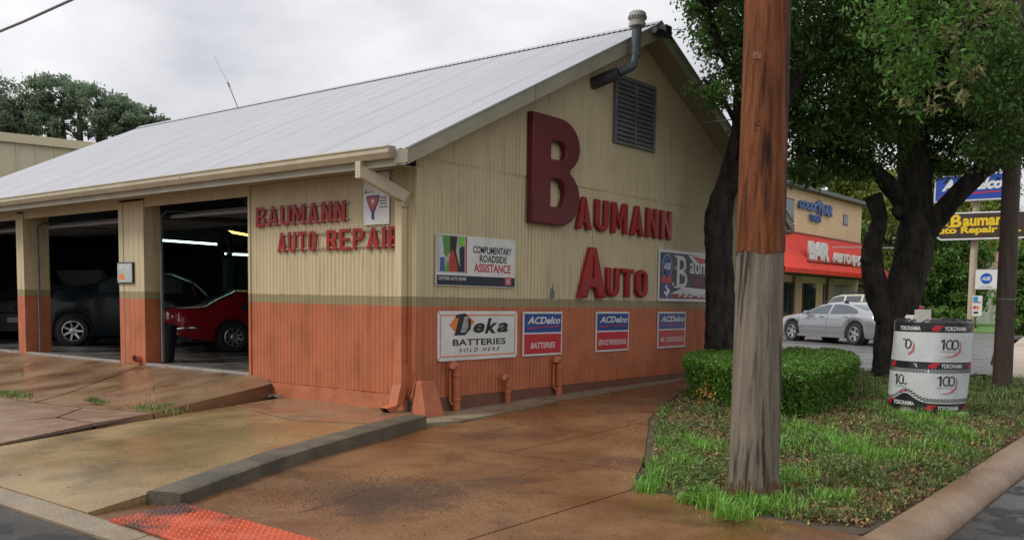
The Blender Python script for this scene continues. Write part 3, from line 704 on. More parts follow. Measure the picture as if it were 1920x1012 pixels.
# ------------------------------------------------------------------ letters on the building
def gyz(px, py, X): p = atX(px, py, X); return p.y, p.z
def word_px(word, xl, xr, tl, bl, X, m, depth, bevel, **k):
    """letters on the gable; left x, right x, top and baseline at the left edge"""
    ya, zt = gyz(xl, tl, X); _, zb = gyz(xl, bl, X); yb, _ = gyz(xr, bl, X)
    block_word(word, MG, ya, zb, yb, zt, m, shop, depth, bevel, zoff=.03, **k)
word_px('B', 999, 1086, 208, 417, .13, M_letterb, .07, .022, s=.31, w=.83)
word_px('AUMANN', 1088, 1265, 366, 428, .14, M_letter, .025, .02, s=.185, w=.56, gap=.16)
word_px('A', 1091, 1140, 461, 558, .14, M_letter, .04, .025, s=.25, w=.8)
word_px('UTO', 1142, 1217, 501, 556, .12, M_letter, .03, .022, s=.20, w=.6, gap=.13)
def word_f(word, xl, xr, zt, zb, **k):
    block_word(word, MF, xl, zb, xr, zt, M_letter, shop, .016, .003, zoff=.04, **k)
word_f('BAUMANN', -3.27, -1.27, 2.495, 2.205, s=.175, w=.58, gap=.14)
word_f('AUTO', -2.76, -1.88, 2.105, 1.82, s=.175, w=.58, gap=.16)
word_f('REPAIR', -1.66, -.20, 2.105, 1.82, s=.175, w=.58, gap=.14)
for z, a, c in ((2.46, -3.3, -1.2), (2.24, -3.25, -1.2), (2.07, -2.72, -.2), (1.86, -2.78, -.2)):
    b = MB(); b.box((a, -.052, z-.008), (c, -.036, z+.008)); b.build('letter_rail', M_trimd, shop)

# ------------------------------------------------------------------ signs on the gable wall
WHITE = mat('sign_white', (.72, .72, .69), .4, c2=(.62, .62, .59), scale=4)
INK = mat('ink_black', (.018, .018, .02), .5); RED = mat('ink_red', (.50, .022, .03), .45); BLUE = mat('ink_blue', (.02, .055, .24), .45)
ORI = mat('ink_orange', (.75, .20, .03), .5); NAVY = mat('ink_navy', (.012, .018, .032), .5); GREEN = mat('ink_green', (.10, .32, .03), .5)
def board(name, label, cat, M, x0, y0, x1, y1, m=None, th=.012, z=.03, group=None, holes=True, r=.02):
    """thin sheet with rounded corners, screwed to the wall"""
    c = M @ Vector(((x0+x1)/2, (y0+y1)/2, z))
    t = empty(name, label, cat, (0, 0, 0), group=group)
    pl = arc(x1-r, y1-r, r, r, 0, 90, 4)+arc(x0+r, y1-r, r, r, 90, 180, 4)+arc(x0+r, y0+r, r, r, 180, 270, 4)+arc(x1-r, y0+r, r, r, 270, 360, 4)
    b = MB(); b.prism([(p[0], p[1], z) for p in pl], (0, 0, th), M); b.build('panel', m or WHITE, t)
    if holes:
        for (hx_, hy) in ((x0+.03, y0+.03), (x1-.03, y0+.03), (x0+.03, y1-.03), (x1-.03, y1-.03)):
            MB().lathe([(.009, 0), (.006, .005)], 8, M @ Matrix.Translation((hx_, hy, z+th))).build('screw', M_grey, t)
    t['_z'] = z+th
    return t
Z = .045
# roadside assistance
x0, y0, x1, y1 = .37, 1.345, 2.05, 2.03
t = board('assistance_sign', 'white banner reading COMPLIMENTARY ROADSIDE ASSISTANCE with a photo strip at its left', 'sign', MG, x0, y0, x1, y1)
flat(MG, rect(x0+.01, y0+.01, x1-.01, y0+.14), NAVY, t, Z)
# printed photo strip: two people beside a car, loose colour shapes
px1 = x0+.565
flat(MG, rect(x0+.012, y0+.18, px1, y1-.012), mat('print_pale', (.42, .45, .36), .5), t, Z)
flat(MG, [(x0+.02, y0+.19), (x0+.06, y0+.42), (x0+.03, y1-.1), (x0+.07, y1-.03), (x0+.11, y1-.1), (x0+.16, y0+.46), (x0+.15, y0+.2)], mat('print_shirt', (.50, .55, .60), .5), t, Z+.002)
flat(MG, [(x0+.06, y0+.19), (x0+.07, y0+.37), (x0+.15, y0+.38), (x0+.17, y0+.19)], mat('print_denim', (.06, .12, .30), .5), t, Z+.003)
flat(MG, [(x0+.12, y1-.02), (x0+.15, y0+.42), (x0+.2, y0+.38), (x0+.26, y0+.45), (x0+.27, y1-.02)], mat('print_grass', (.10, .26, .05), .5), t, Z+.002)
flat(MG, [(x0+.17, y0+.19), (x0+.2, y0+.33), (x0+.26, y0+.3), (x0+.25, y0+.19)], GREEN, t, Z+.0025)
flat(MG, [(x0+.27, y0+.38), (x0+.26, y1-.02), (x0+.41, y1-.02), (x0+.38, y0+.46), (x0+.46, y0+.25), (x0+.48, y0+.19), (x0+.40, y0+.19)], INK, t, Z+.0028)
flat(MG, [(x0+.24, y0+.19), (x0+.25, y0+.38), (x0+.31, y0+.5), (x0+.38, y0+.36), (x0+.43, y0+.19)], mat('print_red', (.45, .04, .03), .5), t, Z+.0035)
flat(MG, [(x0+.47, y0+.19), (x0+.45, y0+.5), (x0+.49, y1-.15), (x0+.56, y1-.15), (x0+.56, y0+.19)], NAVY, t, Z+.003)
flat(MG, [(x0+.43, y1-.14), (x0+.44, y1-.02), (x0+.56, y1-.02), (x0+.56, y1-.14)], mat('print_lime', (.18, .50, .03), .5), t, Z+.004)
flat(MG, rect(px1+.015, y0+.17, px1+.045, y1-.012), RED, t, Z)
lettering('COMPLIMENTARY', MG, x0+.74, y1-.225, x1-.09, y1-.125, INK, t, Z, .018)
lettering('ROADSIDE', MG, x0+.88, y1-.345, x1-.2, y1-.245, INK, t, Z, .018)
lettering('ASSISTANCE', MG, x0+.76, y1-.485, x1-.11, y1-.365, RED, t, Z, .022)
lettering('CERTIFIED AUTO REPAIR', MG, x0+.04, y0+.075, x0+.6, y0+.12, WHITE, t, Z+.002, .012)
flat(MG, rect(x1-.24, y0+.03, x1-.1, y0+.15), mat('print_pink', (.5, .12, .14), .5), t, Z+.002)
lettering('AC', MG, x1-.21, y0+.06, x1-.13, y0+.12, WHITE, t, Z+.004, .012)
# battery sign
x0, y0, x1, y1 = .405, .33, 2.115, 1.005
t = board('battery_sign', 'white sign with orange border reading Deka BATTERIES SOLD HERE', 'sign', MG, x0, y0, x1, y1, r=.05)
for (a, c, d, e) in ((x0+.05, y0+.05, x1-.05, y0+.066), (x0+.05, y1-.066, x1-.05, y1-.05), (x0+.05, y0+.066, x0+.066, y1-.066), (x1-.066, y0+.066, x1-.05, y1-.066)): flat(MG, rect(a, c, d, e), ORI, t, Z)
cx_, cy_ = x0+.45, y1-.20
flat(MG, [(cx_-.22, cy_+.01), (cx_-.08, cy_+.13), (cx_+.12, cy_+.16), (cx_+.30, cy_+.05), (cx_+.12, cy_-.08), (cx_-.08, cy_-.10)], ORI, t, Z)
flat(MG, [(cx_-.13, cy_-.13), (cx_-.10, cy_-.09), (cx_-.03, cy_+.11), (cx_-.11, cy_+.10), (cx_-.08, cy_+.15), (cx_+.10, cy_+.17), (cx_+.22, cy_+.08), (cx_+.22, cy_-.04), (cx_+.10, cy_-.13)], INK, t, Z+.002)
for k in range(7):
    zz = cy_-.09+k*.032; xx = cx_+.0+k*.012; flat(MG, [(xx, zz), (xx+.11+.02*math.sin(k*.9), zz+.004), (xx+.12+.02*math.sin(k*.9), zz+.018), (xx+.01, zz+.016)], WHITE, t, Z+.004)
lettering('e', MG, x0+.72, y1-.305, x0+.97, y1-.165, INK, t, Z, .035, .25)
lettering('k', MG, x0+.97, y1-.315, x0+1.25, y1-.10, INK, t, Z, .035, .25)
lettering('a', MG, x0+1.24, y1-.305, x0+1.50, y1-.165, INK, t, Z, .035, .25)
lettering('BATTERIES', MG, x0+.30, y1-.475, x1-.27, y1-.385, INK, t, Z, .022)
lettering('SOLD HERE', MG, x0+.43, y1-.565, x1-.40, y1-.51, INK, t, Z, .008, .25, space=1.45)
# four blue and red parts signs
def acd(px0, px1, pt, pb, text, label, fy=None):
    p = atX(px0, pt, .04); q = atX(px1, pb, .04); y0_, y1_ = (p.y, q.y) if not fy else fy
    z1_, z0_ = .995, .33
    t = board('parts_sign', label, 'sign', MG, y0_, z0_, y1_, z1_, group='blue and red parts signs on the gable wall', r=.006)
    W = y1_-y0_; zm = z0_+.34
    flat(MG, rect(y0_+.03, zm+.012, y1_-.03, z1_-.03), BLUE, t, Z); flat(MG, rect(y0_+.03, z0_+.03, y1_-.03, zm-.012), RED, t, Z)
    lettering('ACDelco', MG, y0_+.10*W, z1_-.185, y1_-.06*W, z1_-.075, WHITE, t, Z+.002, .03, .3)
    flat(MG, [(y0_+.1*W, zm+.085), (y0_+.55*W, zm+.10), (y1_-.08*W, zm+.105), (y1_-.08*W, zm+.095), (y0_+.5*W, zm+.085), (y0_+.1*W, zm+.065)], RED, t, Z+.002)
    lettering(text, MG, y0_+(.18 if len(text) < 10 else .07)*W, z0_+.11, y1_-(.18 if len(text) < 10 else .07)*W, z0_+.2, WHITE, t, Z+.002, .014, .25)
acd(981, 1053, 584, 664, 'BATTERIES', 'square blue and red ACDelco sign reading BATTERIES, right of the Deka sign')
acd(1118, 1178, 584, 656, 'SERVICE PROFESSIONAL', 'square blue and red ACDelco sign reading SERVICE PROFESSIONAL, middle of the wall')
acd(1234, 1284, 584, 648, 'AIR CONDITIONING', 'square blue and red ACDelco sign reading AIR CONDITIONING above the hedge end')
acd(1332, 1384, 584, 648, 'BRAKES' if False else 'BATTERIES', 'farthest blue and red parts sign, mostly hidden behind the tree trunk', fy=(8.35, 9.35))
# painted Baumann banner
x0, y0, x1, y1 = 6.22, 1.19, 8.95, 2.13
t = board('shop_banner', 'dark banner with large white B, stars and the number 735-808, partly behind the tree trunk', 'banner', MG, x0, y0, x1, y1)
STEEL = mat('banner_dark', (.025, .05, .075), .5); DRED = mat('banner_red', (.28, .03, .035), .5)
flat(MG, rect(x0+.05, y0+.05, x1-.05, y1-.05), STEEL, t, Z)
flat(MG, rect(x0+.05, y0+.05, x1-.05, y0+.14), DRED, t, Z+.002)
flat(MG, [(x0+1.1, y1-.06), (x0+1.4, y1-.25), (x0+2.0, y1-.22), (x1-.06, y1-.3), (x1-.06, y1-.06)], WHITE, t, Z+.002)
flat(MG, [(x0+1.25, y1-.07), (x0+1.6, y1-.24), (x0+2.1, y1-.12), (x0+1.7, y1-.10)], RED, t, Z+.004)
flat(MG, [(x0+.45, y0+.14), (x0+.95, y0+.27), (x0+2.6, y0+.22), (x0+2.6, y0+.14)], WHITE, t, Z+.002)
n = 24; flat(MG, [(x0+.30+.19*math.cos(2*math.pi*i/n), y1-.30+.22*math.sin(2*math.pi*i/n)) for i in range(n)], BLUE, t, Z+.003)
b = MB(); 
for i in range(28):
    a = 2*math.pi*i/28; b.add([MG @ Vector((x0+.30+.18*math.cos(a)+dx, y1-.30+.21*math.sin(a)+dy, Z+.005)) for dx, dy in ((-.01, -.01), (.01, -.01), (.01, .01), (-.01, .01))], [(0, 1, 2, 3)])
tag(b.build('print_dots', WHITE, t), kind='stuff')
lettering('ASE', MG, x0+.17, y1-.36, x0+.43, y1-.24, WHITE, t, Z+.006, .04, .15)
flat(MG, rect(x0+.09, y0+.33, x0+.48, y0+.46), RED, t, Z+.003)
flat(MG, rect(x0+.12, y0+.06, x0+.46, y0+.32), BLUE, t, Z+.003)
star = lambda cx_, cy_, r_: [(cx_+(r_ if i % 2 == 0 else r_*.42)*math.sin(math.pi*i/5), cy_+(r_ if i % 2 == 0 else r_*.42)*math.cos(math.pi*i/5)) for i in range(10)]
flat(MG, star(x0+.27, y0+.2, .05), INK, t, Z+.008)
flat(MG, [(x0+.25, y0+.30), (x0+.31, y0+.30), (x0+.32, y0+.24), (x0+.41, y0+.22), (x0+.40, y0+.15), (x0+.33, y0+.12), (x0+.31, y0+.07), (x0+.26, y0+.12), (x0+.18, y0+.17), (x0+.25, y0+.19)], WHITE, t, Z+.006)
for (sx, sy) in ((.55, .32), (.2, .52), (.62, .62), (.9, .5)): flat(MG, star(x0+sx, y0+sy, .05), WHITE, t, Z+.003)
def serifB(x, y, w_, h, m, t, z, k=.2):
    lettering('B', MG, x, y, x+w_, y+h, m, t, z, .0)
    for (a, c) in ((y, y+h*.055), (y+h*.945, y+h)): flat(MG, rect(x-w_*.22, c-h*.055, x+w_*.35, c), m, t, z+.001)
    flat(MG, rect(x, y, x+w_*.26, y+h), m, t, z+.0015)
serifB(x0+.66, y0+.25, .42, .6, WHITE, t, Z+.006)
lettering('aumann', MG, x0+1.17, y0+.53, x0+2.55, y0+.74, WHITE, t, Z+.006, .02)
lettering('AUTOMOTIVE', MG, x0+1.22, y0+.40, x0+2.5, y0+.49, DRED, t, Z+.006, .03)
lettering('SERVICE CENTER', MG, x0+1.25, y0+.28, x0+2.5, y0+.37, DRED, t, Z+.006, .03)
lettering('735-8082', MG, x0+.72, y0+.08, x0+2.3, y0+.21, WHITE, t, Z+.008, .03)
# poster by the corner on the front wall
x0, y0, x1, y1 = -.92, 2.14, -.42, 2.82
t = board('poster', 'white poster with a red arrowhead emblem behind the slanting downspout', 'poster', MF, x0, y0, x1, y1, r=.005)
cx_ = x0+.19
flat(MF, [(cx_-.13, y1-.31), (cx_-.11, y1-.295), (cx_+.11, y1-.295), (cx_+.13, y1-.31), (cx_+.1, y1-.4), (cx_+.02, y1-.53), (cx_-.02, y1-.53), (cx_-.1, y1-.4)], mat('ink_purple', (.06, .02, .12), .5), t, Z)
flat(MF, [(cx_-.11, y1-.315), (cx_+.11, y1-.315), (cx_+.085, y1-.395), (cx_, y1-.505), (cx_-.085, y1-.395)], mat('ink_rose', (.45, .09, .1), .5), t, Z+.002)
flat(MF, star(cx_, y1-.37, .045), WHITE, t, Z+.004)
flat(MF, [(cx_-.03, y1-.53), (cx_+.03, y1-.53), (cx_+.03, y1-.6), (cx_, y1-.62), (cx_-.03, y1-.6)], BLUE, t, Z)
flat(MF, [(x0+.03, y1-.26), (x0+.06, y1-.20), (x0+.07, y1-.26)], INK, t, Z); lettering('AUTO', MF, x0+.08, y1-.26, x0+.2, y1-.235, INK, t, Z, .01)
for k, s_ in enumerate(('CERTIFIED', 'SERVICE', 'CENTER')): lettering(s_, MF, x0+.32, y1-.345-.04*k, x0+.45, y1-.32-.04*k, INK, t, Z, .01)
flat(MF, rect(x0+.31, y1-.46, x0+.47, y1-.45), INK, t, Z)
# keep out sign on the pillar
x0, y0, x1, y1 = -7.32, 1.40, -6.83, 1.73
t = board('warning_sign', 'small weathered KEEP OUT sign with orange patch on the pillar between bays', 'sign', MF, x0, y0, x1, y1, m=mat('faded_sign', (.45, .50, .46), .6, c2=(.36, .42, .38), scale=12), r=.004, z=.03, th=.03)
lettering('KEEP OUT', MF, x0+.03, y1-.10, x1-.04, y1-.03, WHITE, t, .063, .03)
lettering('EMPLOYEES ONLY', MF, x0+.03, y1-.17, x1-.04, y1-.125, WHITE, t, .063, .02)
flat(MF, rect(x0+.05, y0+.05, x0+.23, y0+.14), ORI, t, .063)
for bb in (rect(x0-.012, y1, x1+.02, y1+.018), rect(x0-.012, y0-.018, x1+.02, y0), rect(x1, y0, x1+.02, y1)):
    flat(MF, bb, INK, t, .028, 'edge_frame', .034)
b = MB(); b.tube([(-7.175, -.02, 1.40), (-7.175, -.02, .0)], .008, 6); b.tube([(-7.175, -.02, 1.75), (-7.175, -.02, 2.7)], .008, 6)
tag(b.build('conduit', M_trimd, None), 'thin painted conduit running up the pillar behind the warning sign', 'conduit')

# ------------------------------------------------------------------ vehicles
def interp(x, tab): return lerp_tab(x, tab)
def smooth_tab(tab, n=4):
    """catmull-rom through the table for soft curves"""
    return tab
M_tyre = mat('tyre_rubber', (.02, .02, .021), .8); M_rim = mat('alloy_rim', (.50, .50, .51), .3, metal=.8); M_glass = mat('car_glass', (.04, .055, .065), .06, spec=.8, coat=.5)
M_chrome = mat('chrome', (.7, .7, .7), .12, metal=1); M_tail = mat('tail_lamp', (.35, .01, .012), .2, coat=.5); M_under = mat('underbody', (.012, .012, .012), .8)
M_head = mat('head_lamp', (.6, .62, .64), .1, coat=.6)
def wheel(parent, x, side, yoff, r, wdt, spokes=5, rim=None, rr=.66, double=True):
    M = Matrix.Translation((x, side*yoff, r)) @ Matrix.Rotation(-side*math.pi/2, 4, 'X')
    wl = MB().lathe([(r*.62, -wdt/2), (r*.93, -wdt/2), (r, -wdt*.32), (r, wdt*.32), (r*.93, wdt/2), (r*.72, wdt*.52), (r*rr, wdt*.44)], 28, M, False).build('wheel', M_tyre, parent, smooth=40)
    MB().lathe([(r*rr, -wdt*.3), (r*rr, wdt*.44), (r*rr*.93, wdt*.46), (r*rr*.88, wdt*.3)], 28, M, False).build('rim', rim or M_rim, wl, smooth=40)
    MB().lathe([(r*rr*.9, -.02), (.01, -.02)], 20, M).build('brake_disc', M_under, wl)
    b = MB()
    for k in range(spokes):
        for dd in ((-.16, .16) if double else (0,)):
            a = 2*math.pi*k/spokes+dd; R_ = M @ Matrix.Rotation(a, 4, 'Z')
            b.add([R_ @ Vector(p) for p in [(r*.12, -.028, wdt*.3), (r*.12, .028, wdt*.3), (r*rr*.92, .02, wdt*.42), (r*rr*.92, -.02, wdt*.42), (r*.12, -.028, wdt*.12), (r*.12, .028, wdt*.12), (r*rr*.92, .02, wdt*.2), (r*rr*.92, -.02, wdt*.2)]], [(0, 1, 2, 3), (7, 6, 5, 4), (0, 3, 7, 4), (1, 5, 6, 2), (0, 4, 5, 1), (3, 2, 6, 7)])
    b.lathe([(r*.2, wdt*.1), (r*.2, wdt*.32), (r*.1, wdt*.36)], 14, M); b.build('spokes', rim or M_rim, wl)
def car(name, label, cat, loc, rz, paint, S, group=None):
    """S: dict with L, W, tables top, belt, sill, plan, wheels, r ... car faces local -x"""
    t = empty(name, label, cat, loc, rz, group)
    Lc, W = S['L'], S['W']; hw = W/2; wx = S['wheels']; r = S['r']; ra = r*S.get('arch', 1.16)
    top = S['top']; belt = S['belt']; sill = S.get('sill', .2); plan = S['plan']; Hm = S['H']; rin = S.get('inset', .24)
    def low(x):
        z = interp(x, S['low']) if 'low' in S else sill
        for c in wx:
            d = abs(x-c)
            if d < ra: z = max(z, r+math.sqrt(max(ra*ra-d*d, 0))*S.get('archk', 1.))
        return z
    def sec(x):
        zt, zb, w_ = interp(x, top), interp(x, belt), hw*interp(x, plan)
        zb = min(zb, zt-.02); lo = min(low(x), zb-.06); k = max(0, min(1, (zt-zb)/max(Hm-zb, .01)))
        wr = w_-.10-(rin-.10)*k if zt-zb > .03 else w_-.08
        crown = .035+.02*k
        fl_ = 0
        for c in wx: fl_ = max(fl_, S.get('flare', .0)*max(0, 1-abs(x-c)/(ra*1.25)))
        return [(w_-.07+fl_, lo), (w_-.012+fl_, lo+(zb-lo)*.22), (w_+.0+fl_*.6, lo+(zb-lo)*.5), (w_-.012+fl_*.2, lo+(zb-lo)*.78), (w_-.05, zb), (wr, zt-crown), (wr*.86, zt-crown*.42), (wr*.5, zt-.008), (0, zt)]
    ns = int(Lc/.04); xs = [Lc*i/ns for i in range(ns+1)]
    V = []; F = []; S9 = 9
    for x in xs:
        s_ = sec(x); V += [(x, y, z) for y, z in s_]; V += [(x, -y, z) for y, z in s_[:-1][::-1]]
    nr = S9*2-1
    for i in range(ns):
        for k in range(nr-1): F.append((i*nr+k, i*nr+k+1, (i+1)*nr+k+1, (i+1)*nr+k))
    F.append(tuple(range(nr-1, -1, -1))); F.append(tuple(ns*nr+k for k in range(nr)))
    me = bpy.data.meshes.new('body'); me.from_pydata(V, [], F); me.update(); bm = bmesh.new(); bm.from_mesh(me); bmesh.ops.recalc_face_normals(bm, faces=bm.faces); bm.to_mesh(me); bm.free()
    body = link('body', me, paint, t, smooth=50)
    # under tray and wheel wells
    b = MB(); b.box((.25, -hw*.80, sill-.02), (Lc-.25, hw*.80, min(interp(Lc/2, belt), .75))); b.build('underbody', M_under, t)
    for c in wx:
        for sd_ in (1, -1):
            wheel(t, c, sd_, hw-.12+S.get('wout', 0), r, .21, S.get('spokes', 5), double=S.get('dbl', True), rr=S.get('rr', .66))
            MB().lathe([(ra*1.02, -.12), (ra*1.02, .10)], 24, Matrix.Translation((c, sd_*(hw-.19), r)) @ Matrix.Rotation(math.pi/2, 4, 'X'), True).build('wheel_well', M_under, t)
    # side windows
    for (xa, xb, cut) in S['win']:
        for sd_ in (1, -1):
            V = []; n = 18
            for i in range(n+1):
                x = xa+(xb-xa)*i/n; s_ = sec(x); zb = s_[4][1]; (wb_, _), (wr_, zr_) = s_[4], s_[5]
                z0 = zb+.025; z1 = max(z0+.004, min(zr_-.035, interp(x, cut) if cut else 9))
                for z in (z0, z1):
                    u = (z-zb)/max(zr_-zb, .01); V.append((x, sd_*(wb_+(wr_-wb_)*u+.006), z))
            MB().add(V, [((2*i, 2*i+2, 2*i+3, 2*i+1) if sd_ < 0 else (2*i, 2*i+1, 2*i+3, 2*i+2)) for i in range(n)]).build('side_window', M_glass, t)
    for (xa, xb, nm) in S['glass']:
        V = []; n = 10; mseg = 8
        for i in range(n+1):
            x = xa+(xb-xa)*i/n; s_ = sec(x); pr_ = [s_[5], s_[6], s_[7], s_[8]]
            for k in range(-mseg, mseg+1):
                y = abs(k)/mseg*s_[5][0]*.93; z = None
                for (a, za), (c_, zc) in zip(pr_, pr_[1:]):
                    if a >= y >= c_-1e-9: z = za+(zc-za)*((a-y)/max(a-c_, 1e-6)); break
                if z is None: z = s_[5][1]
                V.append((x, math.copysign(y, k), z+.007))
        q = 2*mseg+1
        MB().add(V, [(i*q+k, (i+1)*q+k, (i+1)*q+k+1, i*q+k+1) for i in range(n) for k in range(2*mseg)]).build(nm, M_glass, t, smooth=60)
    t['_'] = 0; del t['_']
    return t, sec, body
def panel_line(t, sec, x, z0, z1, dx=0, m=None):
    for sd_ in (1, -1):
        V = []
        for i in range(9):
            z = z0+(z1-z0)*i/8; xx = x+dx*i/8; s_ = sec(xx); y = s_[0][0]
            for (a, za), (c_, zc) in zip(s_[:5], s_[1:5]):
                if za <= z <= zc: y = a+(c_-a)*(z-za)/(zc-za)
            V += [(xx-.006, sd_*(y+.003), z), (xx+.006, sd_*(y+.003), z)]
        MB().add(V, [(2*i, 2*i+1, 2*i+3, 2*i+2) for i in range(8)]).build('door_gap', m or M_under, t)
# silver sedan at the parts store, nose away to the left
silver = mat('silver_paint', (.36, .37, .39), .2, metal=.5, coat=.6)
V70 = dict(L=4.58, W=1.8, H=1.45, r=.32, wheels=(.95, 3.67), sill=.2, inset=.28,
  top=[(0, .62), (.08, .72), (.3, .80), (.75, .88), (1.15, .935), (1.35, .98), (1.7, 1.17), (2.05, 1.35), (2.4, 1.435), (2.8, 1.45), (3.15, 1.41), (3.5, 1.29), (3.9, 1.11), (4.1, 1.055), (4.42, 1.02), (4.53, .95), (4.58, .7)],
  belt=[(0, .55), (.5, .74), (1.3, .885), (2.4, .92), (3.6, .965), (4.3, .97), (4.58, .66)],
  plan=[(0, .72), (.12, .84), (.4, .93), (.9, .98), (1.6, 1), (3.4, 1), (4.1, .96), (4.45, .88), (4.58, .76)],
  win=[(1.52, 2.52, None), (2.62, 3.72, [(2.62, 1.36), (2.9, 1.35), (3.2, 1.28), (3.5, 1.16), (3.66, 1.06), (3.72, .99)])],
  glass=[(1.42, 2.0, 'windscreen'), (3.35, 3.95, 'rear_window')])
rear = atZ(1600, 648, 0); frontw = atZ(1478, 640, 0)
ang = math.atan2(rear.y-frontw.y, rear.x-frontw.x)
side_off = Vector((-math.sin(ang), math.cos(ang), 0))*.86
org = rear + side_off - Vector((math.cos(ang), math.sin(ang), 0))*3.67
V70['top'] = [(x, z if z < .92 else .90+(z-.92)*.70) for x, z in V70['top']]; V70['belt'] = [(x, min(z, .86) if z < .93 else .87+(z-.93)*.4) for x, z in V70['belt']]; V70['H'] = 1.27
V70['win'] = [(a_, b_, c_ and [(x, .90+(z-.92)*.70) for x, z in c_]) for a_, b_, c_ in V70['win']]
t, sec, body = car('parked_sedan', 'silver four-door sedan with roof rack feet parked before the red-awning parts store', 'car', (org.x, org.y, .02), ang, silver, V70)
panel_line(t, sec, 1.30, .3, .87, -.02); panel_line(t, sec, 2.55, .3, .9); panel_line(t, sec, 3.2, .3, .92, .42)
for sd_ in (1, -1):
    for x in (2.3, 3.35):
        b = MB(); b.box((x-.09, sd_*.893-.012, .80), (x+.09, sd_*.893+.012, .825)); b.build('door_handle', mat('handle_grey', (.3, .3, .31), .3, metal=.4), t, bevel=.004)
    b = MB(); b.box((1.3, sd_*.905-.01, .50), (3.25, sd_*.905+.01, .55)); b.build('rub_strip', silver, t, bevel=.004)
    b = MB(); b.box((1.25, sd_*.86-.02, .19), (3.3, sd_*.86+.02, .27)); b.build('sill_trim', mat('sill_grey', (.2, .2, .21), .4), t, bevel=.006)
    MB().prism([(1.62, sd_*.90, .86), (1.80, sd_*.90, .86), (1.80, sd_*.90, .96), (1.70, sd_*.90, .98)], (0, sd_*.13, 0)).build('mirror', silver, t, bevel=.01)
    for x in (2.1, 3.02):
        b = MB(); b.box((x-.07, sd_*.57-.03, 1.20), (x+.07, sd_*.57+.03, 1.29)); b.build('rack_foot', M_black, t, bevel=.01)
    b = MB(); b.box((2.55, sd_*.80-.006, .96), (2.60, sd_*.80+.02, 1.30)); 
    b = MB(); b.box((4.40, sd_*.62-.16, .74), (4.575, sd_*.62+.12, .93)); b.build('tail_light', M_tail, t, bevel=.02)
    b = MB(); b.box((.06, sd_*.60-.14, .60), (.22, sd_*.60+.12, .70)); b.build('headlight', M_head, t, bevel=.02)
# cream estate-like SUV behind it
cream = mat('cream_paint', (.60, .57, .47), .35, coat=.5)
SUV = dict(L=4.7, W=1.9, H=1.85, r=.37, wheels=(.95, 3.72), sill=.3, inset=.22,
  top=[(0, .8), (.08, .95), (.4, 1.05), (1.2, 1.12), (1.35, 1.18), (1.9, 1.72), (2.2, 1.80), (4.3, 1.82), (4.5, 1.74), (4.62, 1.2), (4.7, .8)],
  belt=[(0, .7), (.5, .98), (1.3, 1.08), (4.5, 1.14), (4.7, .76)], plan=[(0, .82), (.15, .92), (.6, .98), (1.5, 1), (4.2, 1), (4.55, .95), (4.7, .88)],
  win=[(1.55, 2.45, None), (2.55, 3.3, None), (3.42, 4.3, None)], glass=[(1.42, 1.86, 'windscreen')], low=[(0, .35), (4.7, .35)])
def suv(loc, rz, paint, label, rack=True):
    t, sec, body = car('parked_suv', label, 'car', loc, rz, paint, SUV)
    for sd_ in (1, -1):
        b = MB(); b.tube([(2.1, sd_*.62, 1.54), (2.2, sd_*.62, 1.61), (4.1, sd_*.62, 1.62), (4.2, sd_*.62, 1.56)], .022, 8); b.build('roof_rail', M_black, t)
        b = MB(); b.box((4.45, sd_*.75-.1, .86), (4.66, sd_*.75+.12, 1.12)); b.build('tail_light', M_tail, t, bevel=.02)
        MB().prism([(1.62, sd_*.93, 1.0), (1.82, sd_*.93, 1.0), (1.80, sd_*.93, 1.14), (1.68, sd_*.93, 1.12)], (0, sd_*.16, 0)).build('mirror', M_black, t, bevel=.01)
    if rack:
        b = MB(); b.box((1.95, -.66, 1.585), (3.3, .66, 1.615)); b.build('roof_basket', M_black, t)
    return t
for k_ in ('top', 'belt'): SUV[k_] = [(x, z*.86) for x, z in SUV[k_]]
SUV['H'] *= .86; SUV['r'] = .34
p = atD(1527, 600, 37); suv((p.x, p.y, G(p.x, p.y)-.02), ang, cream, 'cream SUV with black roof rails parked behind the silver sedan')
# red coupe in the right bay, tail towards the street
redp = mat('red_car_paint', (.26, .006, .014), .25, coat=.5)
MU = dict(L=4.6, W=1.82, H=1.30, r=.325, wheels=(.95, 3.52), sill=.24, inset=.24, arch=1.12,
  top=[(0, .55), (.05, .76), (.4, .84), (1.3, .91), (1.5, .93), (1.95, 1.17), (2.25, 1.27), (2.6, 1.33), (3.35, 1.32), (3.72, 1.15), (4.02, .985), (4.1, .972), (4.48, .95), (4.57, .935), (4.6, .90)],
  belt=[(0, .5), (.1, .72), (.6, .79), (2.5, .83), (3.6, .88), (4.45, .895), (4.6, .84)],
  plan=[(0, .86), (.1, .92), (.6, .97), (1.5, 1), (3.6, 1), (4.3, .985), (4.55, .975), (4.6, .965)],
  win=[(1.72, 2.62, None), (2.72, 3.35, [(2.72, 1.24), (3.05, 1.22), (3.35, .97)])], glass=[(1.56, 2.1, 'windscreen'), (3.4, 3.98, 'rear_window')],
  low=[(0, .3), (.3, .24), (4.2, .26), (4.6, .36)], spokes=9, dbl=False, rr=.62)
wR, wL = Vector((-8.43, 3.084, 0)), Vector((-10.469, 3.371, 0))
ax = (wR-wL).normalized(); hd = Vector((-ax.y, ax.x, 0))      # heading into the bay
